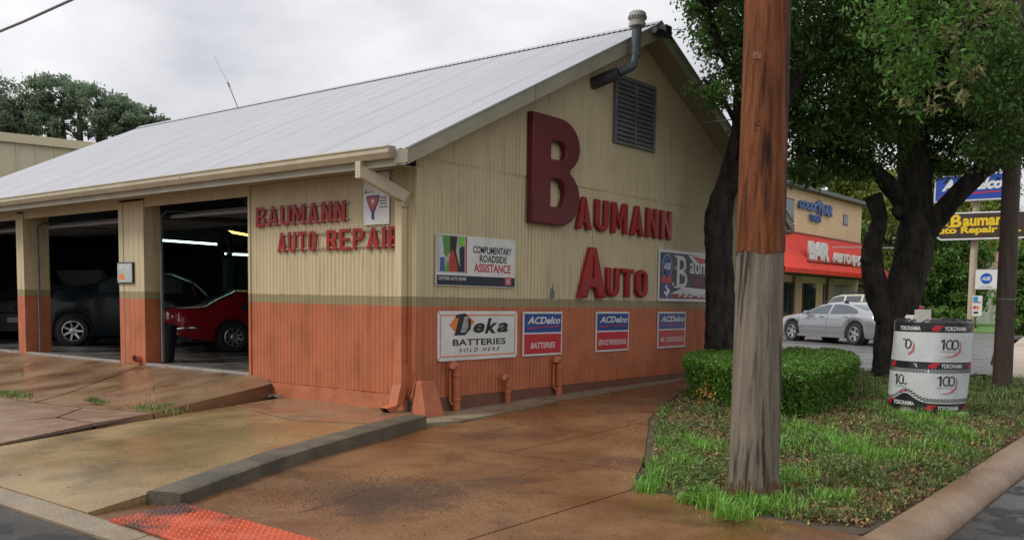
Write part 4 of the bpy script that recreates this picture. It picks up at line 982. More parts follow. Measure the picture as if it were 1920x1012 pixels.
# the near wheel is the right rear one; the nose points to the right and inwards
ang_m = math.atan2(-hd.y, -hd.x)+R(28)
def place_by_wheel(contact, ang, wheelx, half, side):
    return contact - Vector((math.cos(ang), math.sin(ang), 0))*wheelx - Vector((-math.sin(ang), math.cos(ang), 0))*half*side
ang_m = R(250)
o_ = place_by_wheel(Vector((-8.43, 3.084, 0)), ang_m, 3.52, .78, 1)
t, sec, body = car('red_coupe', 'red classic coupe with chrome bumper, tail towards the open right bay', 'car', (o_.x, o_.y, 0), ang_m, redp, MU)
panel_line(t, sec, 2.72, .32, .8, m=M_under)
for sd_ in (1, -1):
    for k in range(3):
        b = MB(); b.box((4.565, sd_*(.50+.085*k)-.028, .66), (4.635, sd_*(.50+.085*k)+.028, .82)); lt = b.build('tail_light', M_tail, t, bevel=.006)
        b = MB(); b.box((4.56, sd_*(.50+.085*k)-.036, .652), (4.618, sd_*(.50+.085*k)+.036, .828)); b.build('lamp_bezel', M_chrome, t)
    b = MB(); b.tube([(4.64, sd_*.78, .50), (4.55, sd_*.87, .52), (4.25, sd_*.885, .53)], .035, 8); b.build('bumper_end', M_chrome, t, smooth=50)
    MB().lathe([(.045, 0), (.03, .02)], 12, Matrix.Translation((4.58, sd_*.62, .44)) @ Matrix.Rotation(math.pi/2, 4, 'Y')).build('reverse_light', M_head, t)
b = MB(); b.tube([(4.655, -.8, .50), (4.68, 0, .50), (4.655, .8, .50)], .045, 8); b.build('bumper', M_chrome, t, smooth=50)
b = MB(); b.box((4.67, -.16, .33), (4.685, .16, .45)); b.build('number_plate', WHITE, t)
MB().lathe([(.06, 0), (.045, .03)], 16, Matrix.Translation((4.58, 0, .74)) @ Matrix.Rotation(math.pi/2, 4, 'Y')).build('fuel_cap', M_chrome, t, smooth=50)
b = MB(); b.tube([(2.0, .70, 1.10), (2.4, .645, 1.235), (2.9, .66, 1.18), (3.3, .74, .98), (3.4, .77, .9)], .009, 6); b.build('window_trim', M_chrome, t)
# dark rounded retro car in the middle bay, nose to the left
darkp = mat('dark_teal_paint', (.006, .012, .016), .3, coat=.12, spec=.2)
PT = dict(L=4.0, W=1.75, H=1.76, r=.345, wheels=(.85, 3.1), sill=.24, inset=.2, arch=1.2, flare=.07, wout=.05,
  top=[(0, .85), (.05, 1.08), (.25, 1.25), (.8, 1.38), (1.15, 1.44), (1.35, 1.49), (1.72, 1.68), (2.0, 1.74), (2.5, 1.76), (3.0, 1.72), (3.45, 1.55), (3.8, 1.22), (3.95, .95), (4.0, .7)],
  belt=[(0, .7), (.3, 1.02), (1.2, 1.22), (3.5, 1.22), (4.0, .6)], plan=[(0, .70), (.1, .80), (.4, .88), (1.0, .95), (1.6, 1), (3.1, 1), (3.6, .93), (4.0, .78)],
  win=[(1.42, 1.98, None), (2.06, 2.72, None), (2.8, 3.25, None)], glass=[(1.38, 1.70, 'windscreen')], spokes=7, dbl=False, rr=.68)
ang_p = R(54)
o_ = place_by_wheel(Vector((-12.848, 1.831, 0)), ang_p, .85, .83, -1)
t, sec, body = car('retro_car', 'dark teal rounded retro car with bright alloy wheel in the middle bay', 'car', (o_.x, o_.y, 0), ang_p, darkp, PT)
for sd_ in (1, -1):
    for x in (1.9, 2.65): b = MB(); b.box((x-.08, sd_*.845-.01, .90), (x+.08, sd_*.845+.01, .93)); b.build('door_handle', M_chrome, t, bevel=.004)
    MB().lathe([(.09, 0), (.06, .03)], 14, Matrix.Translation((.06, sd_*.42, .72)) @ Matrix.Rotation(-math.pi/2, 4, 'Y')).build('headlight', M_head, t, smooth=50)
panel_line(t, sec, 1.35, .3, 1.0); panel_line(t, sec, 2.05, .3, 1.0)
# another car behind it with its bonnet raised
p = atD(140, 545, 25.5)
greyp = mat('grey_car_paint', (.12, .14, .15), .3, coat=.6)
t2, sec, body = car('hatchback', 'grey car with raised bonnet standing deep in the garage behind the retro car', 'car', (p.x, p.y, 0), R(125), mat('silver_grey_paint', (.16, .165, .17), .3, coat=.5), dict(PT, flare=0))
b = MB(); b.prism([(.95, -.62, 1.12), (1.15, -.62, 1.16), (.35, -.62, 1.90), (.15, -.62, 1.84)], (0, 1.24, 0)); b.build('bonnet', mat('bonnet_underside', (.22, .22, .21), .5), t2, bevel=.02)
# grey car at the far left, tail outwards with its number plate
HB = dict(L=4.2, W=1.72, H=1.48, r=.32, wheels=(.85, 3.4), sill=.22, inset=.24,
  top=[(0, .6), (.1, .8), (.9, .95), (1.2, 1.0), (1.8, 1.38), (2.2, 1.48), (3.2, 1.46), (3.75, 1.32), (4.05, .98), (4.15, .92), (4.2, .55)],
  belt=[(0, .55), (.4, .8), (1.2, .92), (3.9, .95), (4.2, .52)], plan=[(0, .75), (.2, .88), (.8, .97), (1.5, 1), (3.6, 1), (4.0, .95), (4.2, .86)],
  win=[(1.4, 2.2, None), (2.3, 3.2, None)], glass=[(1.28, 1.75, 'windscreen'), (3.72, 4.02, 'rear_window')])
p = atD(17, 600, 24.3)
ang_h = R(-50)
t3, sec, body = car('grey_hatchback', 'grey hatchback with number plate, tail outwards in the leftmost bay', 'car', (p.x-3.9*math.cos(ang_h), p.y-3.9*math.sin(ang_h)+.3, 0), ang_h, greyp, HB)
b = MB(); b.box((4.19, -.2, .45), (4.21, .2, .58)); b.build('number_plate', WHITE, t3)
b = MB(); b.tube([(4.21, -.5, .70), (4.215, 0, .70), (4.21, .5, .70)], .015, 6); b.build('tail_trim', M_chrome, t3)
MB().lathe([(.05, 0), (.04, .02)], 14, Matrix.Translation((4.19, 0, .80)) @ Matrix.Rotation(math.pi/2, 4, 'Y')).build('badge', M_chrome, t3)
for sd_ in (1, -1): b = MB(); b.box((4.05, sd_*.65-.12, .76), (4.185, sd_*.65+.1, .92)); b.build('tail_light', M_tail, t3, bevel=.02)

# ------------------------------------------------------------------ inside the garage
def tube_light(pa, pb, c, label, st=4):
    pa, pb = Vector(pa), Vector(pb); md = (pa+pb)/2
    t = empty('tube_light', label, 'light', tuple(md), group='tube lights hanging in the garage')
    d = pb-pa
    MB().tube([-d/2, d/2], .024, 8).build('tube', mat('tube_'+label[:5].strip(), c, .5, emit=(c, st)), t)
    u = d.normalized(); b = MB(); b.prism([tuple(-d/2+Vector((0, 0, .03))+u.cross(Vector((0, 0, 1)))*.07), tuple(d/2+Vector((0, 0, .03))+u.cross(Vector((0, 0, 1)))*.07), tuple(d/2+Vector((0, 0, .03))-u.cross(Vector((0, 0, 1)))*.07), tuple(-d/2+Vector((0, 0, .03))-u.cross(Vector((0, 0, 1)))*.07)], (0, 0, .05)); b.build('housing', M_dark, t)
    for s_ in (-.4, .4): MB().tube([d*s_+Vector((0, 0, .07)), d*s_+Vector((0, 0, 1.0))], .006, 4).build('hanger', M_grey, t)
tube_light(atY(284, 449, 5.2), atY(408, 458, 5.2), (.6, 1, .82), 'green white tube light, long one on the left of the right bay')
tube_light(atY(420, 476, 6.4), atY(500, 479, 6.4), (.55, 1, .80), 'green short tube light low at the right edge of the bay')
tube_light(atY(428, 434, 4.6), atY(500, 447, 4.6), (1, .62, .10), 'amber tube light glowing yellow near the door jamb')
# rolled-up doors and their tracks
for (a, c) in ((-6.3, -3.6), (-10.9, -7.5), (-15.1, -11.5)):
    t = empty('overhead_door', 'raised sectional door lying overhead inside the %s bay' % {-6.3: 'right', -10.9: 'middle', -15.1: 'leftmost'}[a], 'garage door', ((a+c)/2, .6, 2.62), group='raised overhead doors')
    h = (c-a)/2
    for k in range(4):
        b = MB(); b.box((-h, .05+k*.6, -.03+.02*k), (h, .63+k*.6, .02+.02*k)); b.build('door_panel', mat('door_panel_grey', (.14, .14, .145), .6), t)
    for sx in (-h-.03, h+.0):
        b = MB(); b.box((sx, -.42, -2.6), (sx+.03, -.38, -.1)); b.tube([(sx+.015, -.4, -.1), (sx+.015, -.3, .0), (sx+.015, -.1, .03), (sx+.015, 2.5, .07)], .02, 6); b.build('track', M_grey, t)
    MB().tube([(-h, -.2, -.08), (h, -.2, -.08)], .035, 10).build('spring_shaft', mat('shaft_grey', (.22, .22, .22), .5), t)
# dark bin by the door, bollard
t = empty('waste_bin', 'black plastic bin just inside the left jamb of the right bay', 'bin', tuple(atZ(310, 677, 0)))
MB().lathe([(.15, 0), (.19, .45), (.20, .62), (.21, .64), (.19, .66), (.02, .67)], 16).build('tub', M_black, t, smooth=40); MB().lathe([(.215, .60), (.225, .61), (.225, .65), (.205, .66)], 16).build('rim', M_black, t, smooth=40)
for (x, y, lb) in ((-12.9, 8.6, 'steel shelf of cans and boxes deep in the middle bay'), (-7.6, 9.2, 'steel shelf of cans and boxes deep in the right bay')):
    t = empty('storage_shelf', lb, 'shelf', (x, y, 0))
    for k in range(4): b = MB(); b.box((-.9, -.2, .35+.5*k), (.9, .2, .38+.5*k)); b.build('shelf_board', mat('shelf_grey', (.2, .2, .2), .6), t)
    for sx in (-.9, .88): b = MB(); b.box((sx, -.2, 0), (sx+.03, .2, 2.0)); b.build('upright', M_grey, t)
    for k in range(4):
        for j in range(6):
            o = MB().box((0, 0, 0), (random.uniform(.12, .25), .25, random.uniform(.15, .35))).build('carton', random.choice([mat('carton_blue', (.05, .12, .35), .6), mat('carton_red', (.4, .04, .03), .6), mat('carton_tan', (.4, .3, .18), .7), mat('carton_white', (.5, .5, .48), .6)]), t, bevel=.006); o.location = (-.85+.29*j, -.15, .381+.5*k)
t = empty('hose_reel', 'coiled dark hose hanging inside the middle bay', 'hose', (-8.9, 3.2, 2.3))
for k in range(3): MB().tube([(.22*math.cos(a*.5), .05*k, .28*math.sin(a*.5)) for a in range(13)], .02, 6).build('hose', M_black, t, smooth=60)
# workbenches, shelves and lift posts at the back
M_bench = mat('bench_wood', (.10, .08, .06), .7); M_tool = mat('tool_red', (.12, .02, .02), .5)
random.seed(5)
for i, x in enumerate((-14.2, -10.9, -8.2, -5.4, -2.6)):
    t = empty('workbench', ['workbench at the back wall, leftmost bay', 'workbench behind the retro car', 'workbench behind the middle pillar', 'workbench at the back of the right bay', 'workbench behind the front wall'][i], 'workbench', (x, 9.9, 0))
    b = MB(); b.box((-1.1, -.4, .86), (1.1, .4, .92)); b.build('bench_top', M_bench, t)
    for sx in (-1, 1):
        for sy in (-.33, .33): b = MB(); b.box((sx*1.02-.04, sy-.04, 0), (sx*1.02+.04, sy+.04, .86)); b.build('leg', M_bench, t)
    for k in range(2):
        w_ = random.uniform(.25, .45); xx = (-.8, .25)[k]+random.uniform(-.1, .1); h = random.uniform(.2, .45); cn, cm = [('red', M_tool), ('grey', M_grey), ('black', M_dark), ('blue', mat('crate_blue', (.03, .05, .12), .6))][(i+k*2) % 4]
        o = empty('tool_box', '%s tool box, %s on the %s' % (cn, ('left', 'right')[k], t['label']), 'tool box', (x+xx, 9.8, .921), group='tool boxes on the workbenches')
        b = MB(); b.box((0, -.12, 0), (w_, .14, h)); b.build('box', cm, o, bevel=.01); b = MB(); b.tube([(w_*.3, 0, h-.01), (w_*.3, 0, h+.05), (w_*.7, 0, h+.05), (w_*.7, 0, h-.01)], .01, 5); b.build('handle', M_black, o)
for (x, y, pl_) in ((-12.2, 7.6, 'behind the retro car'), (-14.6, 7.2, 'in the leftmost bay'), (-6.2, 7.4, 'right of the red coupe'), (-9.6, 7.9, 'behind the red coupe')):
    t = MB().box((x-.1, y-.12, 0), (x+.1, y+.12, 2.5)).build('lift_post', mat('lift_blue', (.05, .06, .075), .5), None, bevel=.01); tag(t, 'dim steel lift post standing inside the garage '+pl_, 'post', 'steel posts inside the garage')
    a_ = MB(); a_.box((x-.1, y-.9, .1), (x+.0, y-.12, .2)); a_.build('lift_arm', M_grey, t)

# ------------------------------------------------------------------ foliage
def leaf_mesh(name, P, size, m, parent=None, droop=.25, aspect=.5, kind='stuff', nrm_up=.5, seed=1):
    """many small four-cornered leaves, each folded a little, at the points P"""
    r = np.random.default_rng(seed); n = len(P); P = np.asarray(P, float)
    d = r.normal(size=(n, 3)); d[:, 2] -= droop; d /= np.linalg.norm(d, axis=1)[:, None]
    up = r.normal(size=(n, 3)); up[:, 2] += nrm_up*2; s_ = np.cross(d, up); s_ /= np.maximum(np.linalg.norm(s_, axis=1)[:, None], 1e-6)
    nn = np.cross(s_, d); L_ = (size*r.uniform(.6, 1.35, n))[:, None]; W_ = L_*aspect
    a = P; b = P+d*L_*.45+s_*W_*.5+nn*L_*.08; c = P+d*L_; e = P+d*L_*.45-s_*W_*.5+nn*L_*.08
    V = np.stack([a, b, c, e], 1).reshape(-1, 3).astype(np.float32)
    me = bpy.data.meshes.new(name); me.vertices.add(4*n); me.vertices.foreach_set('co', V.ravel())
    me.loops.add(4*n); me.loops.foreach_set('vertex_index', np.arange(4*n, dtype=np.int32)); me.polygons.add(n)
    me.polygons.foreach_set('loop_start', np.arange(0, 4*n, 4, dtype=np.int32)); me.polygons.foreach_set('loop_total', np.full(n, 4, dtype=np.int32)); me.update(); me.validate()
    o = link(name, me, m, parent)
    if kind: o['kind'] = kind
    return o
def blades(name, P, h, m, parent=None, wdt=.006, lean=.5, seed=2):
    """grass blades: two-segment tapered strips"""
    r = np.random.default_rng(seed); n = len(P); P = np.asarray(P, float); an = r.uniform(0, 2*np.pi, n)
    H = (h*r.uniform(.3, 1.35, n)*(.75+.5*np.sin(P[:, 0]*9+P[:, 1]*7)**2))[:, None]; dirn = np.stack([np.cos(an), np.sin(an), np.zeros(n)], 1); sd_ = np.stack([-np.sin(an), np.cos(an), np.zeros(n)], 1)
    ln = r.uniform(.1, 1, n)[:, None]*lean; z = np.array([0, 0, 1.])
    m1 = P+z*H*.6+dirn*H*ln*.35; tp_ = P+z*H*(1-.35*ln)+dirn*H*ln
    V = np.stack([P-sd_*wdt, P+sd_*wdt, m1+sd_*wdt*.8, m1-sd_*wdt*.8, tp_], 1).reshape(-1, 3).astype(np.float32)
    me = bpy.data.meshes.new(name); me.vertices.add(5*n); me.vertices.foreach_set('co', V.ravel())
    idx = (np.arange(n)[:, None]*5 + np.array([0, 1, 2, 3, 3, 2, 4])[None]).ravel().astype(np.int32)
    me.loops.add(7*n); me.loops.foreach_set('vertex_index', idx); me.polygons.add(2*n)
    st = (np.arange(n)[:, None]*7+np.array([0, 4])[None]).ravel().astype(np.int32); tt = np.tile(np.array([4, 3], dtype=np.int32), n)
    me.polygons.foreach_set('loop_start', st); me.polygons.foreach_set('loop_total', tt); me.update(); me.validate()
    o = link(name, me, m, parent); o['kind'] = 'stuff'; return o
LEAF_OAK = mat('oak_leaf', (.10, .18, .042), .5, island=.5, trans=.45, spec=.3)
LEAF_NEAR = mat('near_oak_leaf', (.12, .23, .04), .45, island=.5, trans=.45, spec=.4)
LEAF_PALE = mat('pale_leaf', (.30, .28, .12), .5, island=.3, trans=.35)
LEAF_LIME = mat('lime_leaf', (.24, .29, .06), .5, island=.45, trans=.4, spec=.3)
LEAF_MID = mat('mid_leaf', (.11, .20, .04), .5, island=.5, trans=.35, spec=.3)
LEAF_FAR = mat('far_leaf', (.19, .26, .165), .6, island=.35, trans=.4, spec=.2)  # leaf colour paled to stand in for haze over the distant tree
LEAF_HEDGE = mat('hedge_leaf', (.11, .225, .03), .4, island=.5, trans=.3, spec=.4)
BARK = mat('oak_bark', (.022, .019, .016), .95, c2=(.062, .053, .044), scale=9, stretch=(1, 1, .28), bump=.06, bscale=14, spec=.2)
def clumps_in(c, rad, n, per, spread, rs, shell=.35):
    """clump centres inside an ellipsoid, more towards its shell, and leaves gathered round them"""
    d = rs.normal(size=(n, 3)); d /= np.linalg.norm(d, axis=1)[:, None]; k = rs.uniform(shell, 1, n)[:, None]**.6
    cc = np.array(c)+d*k*np.array(rad); P = []
    for q in cc:
        m_ = max(4, int(per*rs.uniform(.4, 1.5))); P.append(q+rs.normal(size=(m_, 3))*spread*np.array([1, 1, .7])*rs.uniform(.7, 1.3))
    return cc, np.concatenate(P)
def tree(label, base, trunk, limbs, blobs, leafm, lsize, name='oak_tree', group=None, bark=None, seed=3, cat='tree', nsides=14):
    rs = np.random.default_rng(seed); random.seed(seed)
    t = empty(name, label, cat, tuple(base), group=group); B = Vector(base)
    def loc(path): return [Vector(p)-B for p in path]
    def fine(path, rad, k=5):
        pts, rr = [], []
        for i in range(len(path)-1):
            for j in range(k):
                u = j/k; p0_, p1_, p2_, p3_ = path[max(i-1, 0)], path[i], path[i+1], path[min(i+2, len(path)-1)]
                pts.append(.5*((2*p1_)+(-p0_+p2_)*u+(2*p0_-5*p1_+4*p2_-p3_)*u*u+(-p0_+3*p1_-3*p2_+p3_)*u**3)); rr.append(rad[i]+(rad[i+1]-rad[i])*u)
        pts.append(path[-1]); rr.append(rad[-1]); return pts, rr
    pp, rr = fine(loc(trunk[0]), trunk[1]); MB().tube(pp, rr, nsides, True, .07).build('trunk', bark or BARK, t, smooth=0)
    nodes = list(pp)
    for lp, lr in limbs:
        p_, r_ = fine(loc(lp), lr); MB().tube(p_, r_, max(7, nsides-4), True, .08).build('limb', bark or BARK, t, smooth=0); nodes += p_
    allP = []; tw = MB(); nn_ = np.array([tuple(p) for p in nodes])
    for (c, rad, n, per, spread) in blobs:
        cc, P = clumps_in(Vector(c)-B, rad, n, per, spread, rs); allP.append(P)
        for q in cc[::2]:
            i = int(np.argmin(((nn_-q)**2).sum(1)+rs.uniform(0, .3))); a = Vector(nn_[i]); q = Vector(q); mid = a.lerp(q, .55)+Vector(rs.normal(size=3))*.12*(q-a).length*.5
            tw.tube([a, mid, q], [.022, .014, .005] if lsize < .2 else [.05, .03, .012], 4, False)
    P = np.concatenate(allP)
    if tw.v: tag(tw.build('twigs', bark or BARK, t), kind='stuff')
    leaf_mesh('foliage', P, lsize, leafm, t, seed=seed, kind=None)
    return t
# oak beside the hedge, its trunk behind the near pole
D1 = 16.8
def T(px, py, D): return atD(px, py, D)
b1 = T(1352, 668, D1); b1.z = -.25
trunk1 = [b1, T(1350, 640, D1), T(1351, 560, D1), T(1348, 470, D1), T(1348, 400, D1), T(1366, 330, D1-.2), T(1381, 250, D1-.5), T(1386, 170, D1-.9), T(1400, 60, D1-1.2), T(1420, -80, D1-1.5)]
rad1 = [.35, .29, .26, .25, .25, .17, .10, .09, .08, .06]
limbs1 = [([T(1352, 380, D1), T(1400, 300, D1-.5), T(1470, 200, D1-.9), T(1520, 90, D1-1)], [.2, .16, .12, .08]),
          ([T(1388, 160, D1-.9), T(1350, 90, D1-1.6), T(1330, 20, D1-2)], [.09, .06, .03]),
          ([T(1380, 230, D1-.5), T(1345, 170, D1-1.2), T(1320, 150, D1-1.6)], [.05, .035, .015])]
bl1 = [(T(1385, 20, D1-1.2), (.75, .75, .75), 50, 75, .14), (T(1362, 110, D1-1.4), (.40, .5, .50), 20, 60, .12), (T(1340, 60, D1-1.8), (.30, .4, .25), 12, 55, .10),
       (T(1345, 175, D1-1.6), (.28, .35, .22), 12, 45, .09), (T(1318, 172, D1-1.7), (.28, .2, .10), 7, 30, .07), (T(1440, 120, D1-1), (.9, 1, 1.2), 60, 80, .16), (T(1400, -90, D1-1.5), (1.5, 1.5, 1.0), 80, 90, .2),
       (T(1298, 25, D1-2), (.22, .2, .12), 6, 30, .07),
       (Vector((2.8, 4.5, 7.9)), (3.0, 3.8, 1.1), 230, 90, .32), (Vector((3.6, .6, 7.6)), (2.4, 2.4, .8), 50, 80, .3)]  # these two overhead blobs are unseen crown, added to shade the gable
tree('dark oak beside the gable wall, its trunk half hidden behind the near utility pole', b1, (trunk1, rad1), limbs1, bl1, LEAF_OAK, .085, seed=21)
# big forked oak on the island
D2 = 17.6
b2 = T(1668, 712, D2); b2.z = -.25
trunk2 = [b2, T(1668, 690, D2), T(1672, 620, D2), T(1690, 560, D2), T(1712, 480, D2), T(1718, 400, D2), T(1715, 320, D2), T(1712, 240, D2), T(1722, 130, D2-.3), T(1730, 0, D2-.5), T(1735, -150, D2-.6)]
rad2 = [.38, .31, .29, .34, .35, .30, .30, .27, .23, .19, .13]
limbs2 = [([T(1665, 600, D2), T(1642, 540, D2), T(1634, 470, D2), T(1648, 420, D2), T(1645, 392, D2), T(1636, 366, D2)], [.22, .22, .19, .15, .15, .17]),
          ([T(1640, 500, D2), T(1622, 488, D2-.1), T(1614, 484, D2-.1)], [.12, .09, .06]),
          ([T(1700, 395, D2), T(1665, 345, D2-.2), T(1620, 305, D2-.5), T(1560, 275, D2-.9), T(1500, 250, D2-1.2)], [.15, .16, .12, .09, .05]),
          ([T(1735, 440, D2), T(1765, 400, D2-.3), T(1805, 355, D2-.6), T(1850, 312, D2-.9), T(1900, 270, D2-1.2), T(1960, 200, D2-1.4)], [.20, .19, .17, .17, .15, .1]),
          ([T(1715, 250, D2), T(1680, 170, D2-1), T(1640, 60, D2-1.6), T(1600, -60, D2-2)], [.16, .12, .09, .06]),
          ([T(1720, 220, D2), T(1790, 130, D2-.8), T(1860, 40, D2-1.4), T(1920, -60, D2-1.8)], [.16, .12, .09, .06]),
          ([T(1690, 400, D2), T(1682, 395, D2-.3)], [.14, .10])]
bl2 = [(T(1560, 150, D2-1), (1.2, 1.3, 1.1), 150, 100, .17), (T(1540, 255, D2-1), (.75, 1.0, .45), 60, 80, .13), (T(1620, 250, D2-.6), (.95, 1.2, .6), 85, 85, .15), (T(1600, 40, D2-1), (1.5, 1.5, 1.2), 170, 100, .19),
       (T(1700, 150, D2+.9), (1.5, 1.4, 1.1), 170, 95, .19), (T(1800, 230, D2+.3), (1.1, 1.3, .75), 90, 85, .15), (T(1880, 150, D2-.4), (1.3, 1.5, 1.3), 200, 100, .18), (T(1760, 0, D2-.2), (1.8, 1.7, 1.4), 230, 100, .2),
       (T(1900, 270, D2-1), (.6, 1, .4), 50, 70, .12), (T(1780, 300, D2+.4), (.9, .9, .28), 40, 60, .11), (T(1520, 320, D2-1), (.35, .6, .22), 22, 55, .10), (T(1920, 40, D2-1), (1.6, 1.6, 1.3), 170, 95, .2), (T(1580, 320, D2-.4), (.55, .6, .2), 26, 55, .10), (T(1700, -160, D2-1), (3.2, 2.4, 1.3), 260, 90, .3), (T(1905, 150, 13.8), (.7, .7, .9), 75, 75, .16), (T(1890, 270, 14.3), (.5, .5, .35), 22, 60, .12)]
tree('big forked dark oak on the island with a sawn-off stub, behind the wrapped barrel', b2, (trunk2, rad2), limbs2, bl2, LEAF_OAK, .085, seed=22, nsides=18)
# a nearer leafy bough of greener leaves hanging in front of that crown
D3 = 10.5
tt_ = empty('hanging_bough', 'greener leafy bough with pale leaf tips hanging in front of the dark crown', 'bough', tuple(T(1790, -40, D3)))
B3 = Vector(tt_.location)
paths = [[(1900, -170), (1830, -60), (1760, 40), (1720, 140), (1712, 215)], [(1830, -60), (1700, -20), (1650, 40), (1640, 70)], [(1830, -60), (1800, 60), (1800, 130)], [(1860, -90), (1870, -20), (1880, 25)], [(1760, 40), (1690, 100), (1668, 150)]]
P = []; tw = MB(); rs = np.random.default_rng(8)
for k, pth in enumerate(paths):
    pts = [T(x, y, D3+.3*math.sin(k*2+i))-B3 for i, (x, y) in enumerate(pth)]
    tw.tube(pts, [.03-.024*i/(len(pts)-1) for i in range(len(pts))], 6, True)
    for i in range(len(pts)-1):
        if k == 0 and i == 0: continue
        for j in range(16):
            c = pts[i].lerp(pts[i+1], rs.uniform()); c = np.array(c)+rs.normal(size=3)*.17*np.array([1, 1, .8]); P.append(c+rs.normal(size=(16, 3))*.07)
P = np.concatenate(P); tw.build('branch', BARK, tt_)
leaf_mesh('foliage', P, .085, LEAF_NEAR, tt_, seed=5, kind=None, aspect=.42)
tips = [T(x, y, D3-.25)-B3 for x, y in [(1790, 95), (1778, 60), (1835, 130), (1745, 195), (1800, 185), (1840, 35), (1700, 190), (1782, 70), (1815, 128), (1752, 205), (1850, 10), (1765, 170), (1880, 15)]]
P = np.concatenate([np.array(p)+rs.normal(size=(14, 3))*.035 for p in tips]); leaf_mesh('pale_tips', P, .10, LEAF_PALE, tt_, seed=6, aspect=.36)
# background trees: (pixel x, depth, crown centre height px y, half width px, half height px, ...)
def bg_tree(label, px, pyb, D, crown, leafm, ls, name='tree', group=None, seed=1, n=90, per=60):
    base = atD(px, pyb, D); base.z = G(base.x, base.y)
    top = atD(px, crown[0][1], D); tr = [base, base.lerp(top, .35)+Vector((.2, 0, 0)), base.lerp(top, .7), top]
    limbs = []
    for (cx_, cy_, rx, rz_) in crown[:6]: limbs.append(([base.lerp(top, .45), base.lerp(atD(cx_, cy_, D), .75), atD(cx_, cy_, D)], [.16*D/30, .1*D/30, .04]))
    k = D/F_PX
    blobs = [(atD(cx_, cy_, D+random.uniform(-1, 1)*rx*k*.4), (rx*k, rx*k, rz_*k), max(5, int(n*rx*rz_/2500)), per, .13*math.sqrt(rx*rz_)*k) for (cx_, cy_, rx, rz_) in crown]
    return tree(label, base, (tr, [.3*D/30, .24*D/30, .18*D/30, .06]), limbs, blobs, leafm, ls, name=name, group=group, seed=seed, nsides=8)
random.seed(3)
bg_tree('hazy dark tree rising over the roof at the far left', 150, 600, 46, [(40, 205, 55, 55), (115, 185, 50, 50), (190, 205, 50, 42), (255, 225, 45, 35), (90, 235, 60, 30), (285, 225, 30, 28), (-30, 200, 45, 50), (215, 250, 60, 20), (230, 215, 40, 40), (10, 235, 50, 30)], LEAF_FAR, .17, seed=31, n=50, per=120)
bg_tree('tall yellow-green tree behind the parts store roof corner', 1640, 600, 66, [(1620, 380, 60, 40), (1660, 430, 60, 55), (1560, 350, 55, 25), (1690, 360, 60, 45), (1600, 340, 50, 30), (1500, 320, 40, 22), (1640, 500, 60, 40), (1760, 330, 60, 35)], LEAF_LIME, .27, seed=32, n=75, per=110)
bg_tree('mid green tree between the forked oak and the sign post', 1770, 610, 48, [(1760, 500, 55, 45), (1790, 560, 60, 35), (1720, 540, 45, 40), (1750, 440, 60, 40), (1810, 480, 40, 50), (1690, 560, 40, 35)], LEAF_MID, .20, seed=33, n=85, per=110)
bg_tree('olive-toned tree behind the Baumann pole sign', 1850, 600, 75, [(1850, 470, 60, 40), (1900, 440, 60, 50), (1800, 420, 50, 40), (1950, 480, 50, 60), (1850, 370, 60, 45), (1760, 390, 50, 40), (1870, 520, 40, 25)], LEAF_LIME, .30, seed=34, n=65, per=110)
bg_tree('bushy green tree at the right edge beside the house', 1905, 640, 36, [(1905, 560, 32, 55), (1930, 500, 35, 45), (1915, 610, 35, 30), (1960, 560, 40, 60)], LEAF_MID, .15, seed=35, n=90, per=110)
bg_tree('dark tree behind the right end of the parts store', 1615, 610, 62, [(1620, 480, 28, 60), (1612, 540, 24, 40), (1640, 560, 30, 40)], LEAF_MID, .35, seed=36, n=80, per=55)
bg_tree('low round shrub in front of the far house', 1800, 640, 44, [(1800, 605, 28, 22), (1760, 600, 30, 25)], LEAF_MID, .2, name='shrub', seed=37, n=110, per=55)

# ------------------------------------------------------------------ clipped hedge
HP = [(1.98, 3.62), (2.9, 2.95), (3.55, 2.55), (4.0, 2.28), (4.28, 2.45), (4.25, 3.6), (3.92, 5.5), (3.3, 7.2), (2.6, 8.4), (1.9, 7.8), (1.42, 6.6), (1.35, 5.0)]
hz = lambda x, y: .33+.025*math.sin(x*5)*math.sin(y*4)+.02*math.sin(y*9+x*7)
cx_, cy_ = sum(p[0] for p in HP)/len(HP), sum(p[1] for p in HP)/len(HP)
h = empty('hedge', 'clipped low green boxy hedge on the island behind the near utility pole', 'hedge', (cx_, cy_, -.3))
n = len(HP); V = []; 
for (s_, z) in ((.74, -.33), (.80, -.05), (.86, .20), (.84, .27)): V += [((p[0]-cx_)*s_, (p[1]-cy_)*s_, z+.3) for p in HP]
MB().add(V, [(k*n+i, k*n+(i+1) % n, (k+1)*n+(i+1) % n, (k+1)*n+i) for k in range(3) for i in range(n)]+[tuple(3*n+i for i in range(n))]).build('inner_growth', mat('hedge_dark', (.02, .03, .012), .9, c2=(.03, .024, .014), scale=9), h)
rs = np.random.default_rng(14); P = []
per = sum((Vector(HP[i])-Vector(HP[(i+1) % n])).length for i in range(n))
for i in range(n):
    a, c = HP[i], HP[(i+1) % n]; L_ = (Vector(a)-Vector(c)).length; m_ = int(L_*3600)
    u = rs.uniform(0, 1, m_); z = rs.uniform(0, 1, m_); ins = .86+.12*z+rs.normal(size=m_)*.018+.02*np.sin(u*L_*9)*np.sin(z*8)
    P.append(np.stack([cx_+(a[0]+(c[0]-a[0])*u-cx_)*ins-cx_, cy_+(a[1]+(c[1]-a[1])*u-cy_)*ins-cy_, -.02+z*.63], 1))
q = []
while len(q) < 34000:
    x, y = rs.uniform(.7, 4.4), rs.uniform(2.2, 8.7)
    if inside(HP, x, y): q.append((x-cx_, y-cy_, hz(x, y)+.3+rs.normal()*.014))
P.append(np.array(q)); leaf_mesh('foliage', np.concatenate(P), .038, LEAF_HEDGE, h, seed=4, droop=-.5, aspect=.6, kind=None)
tw = MB()
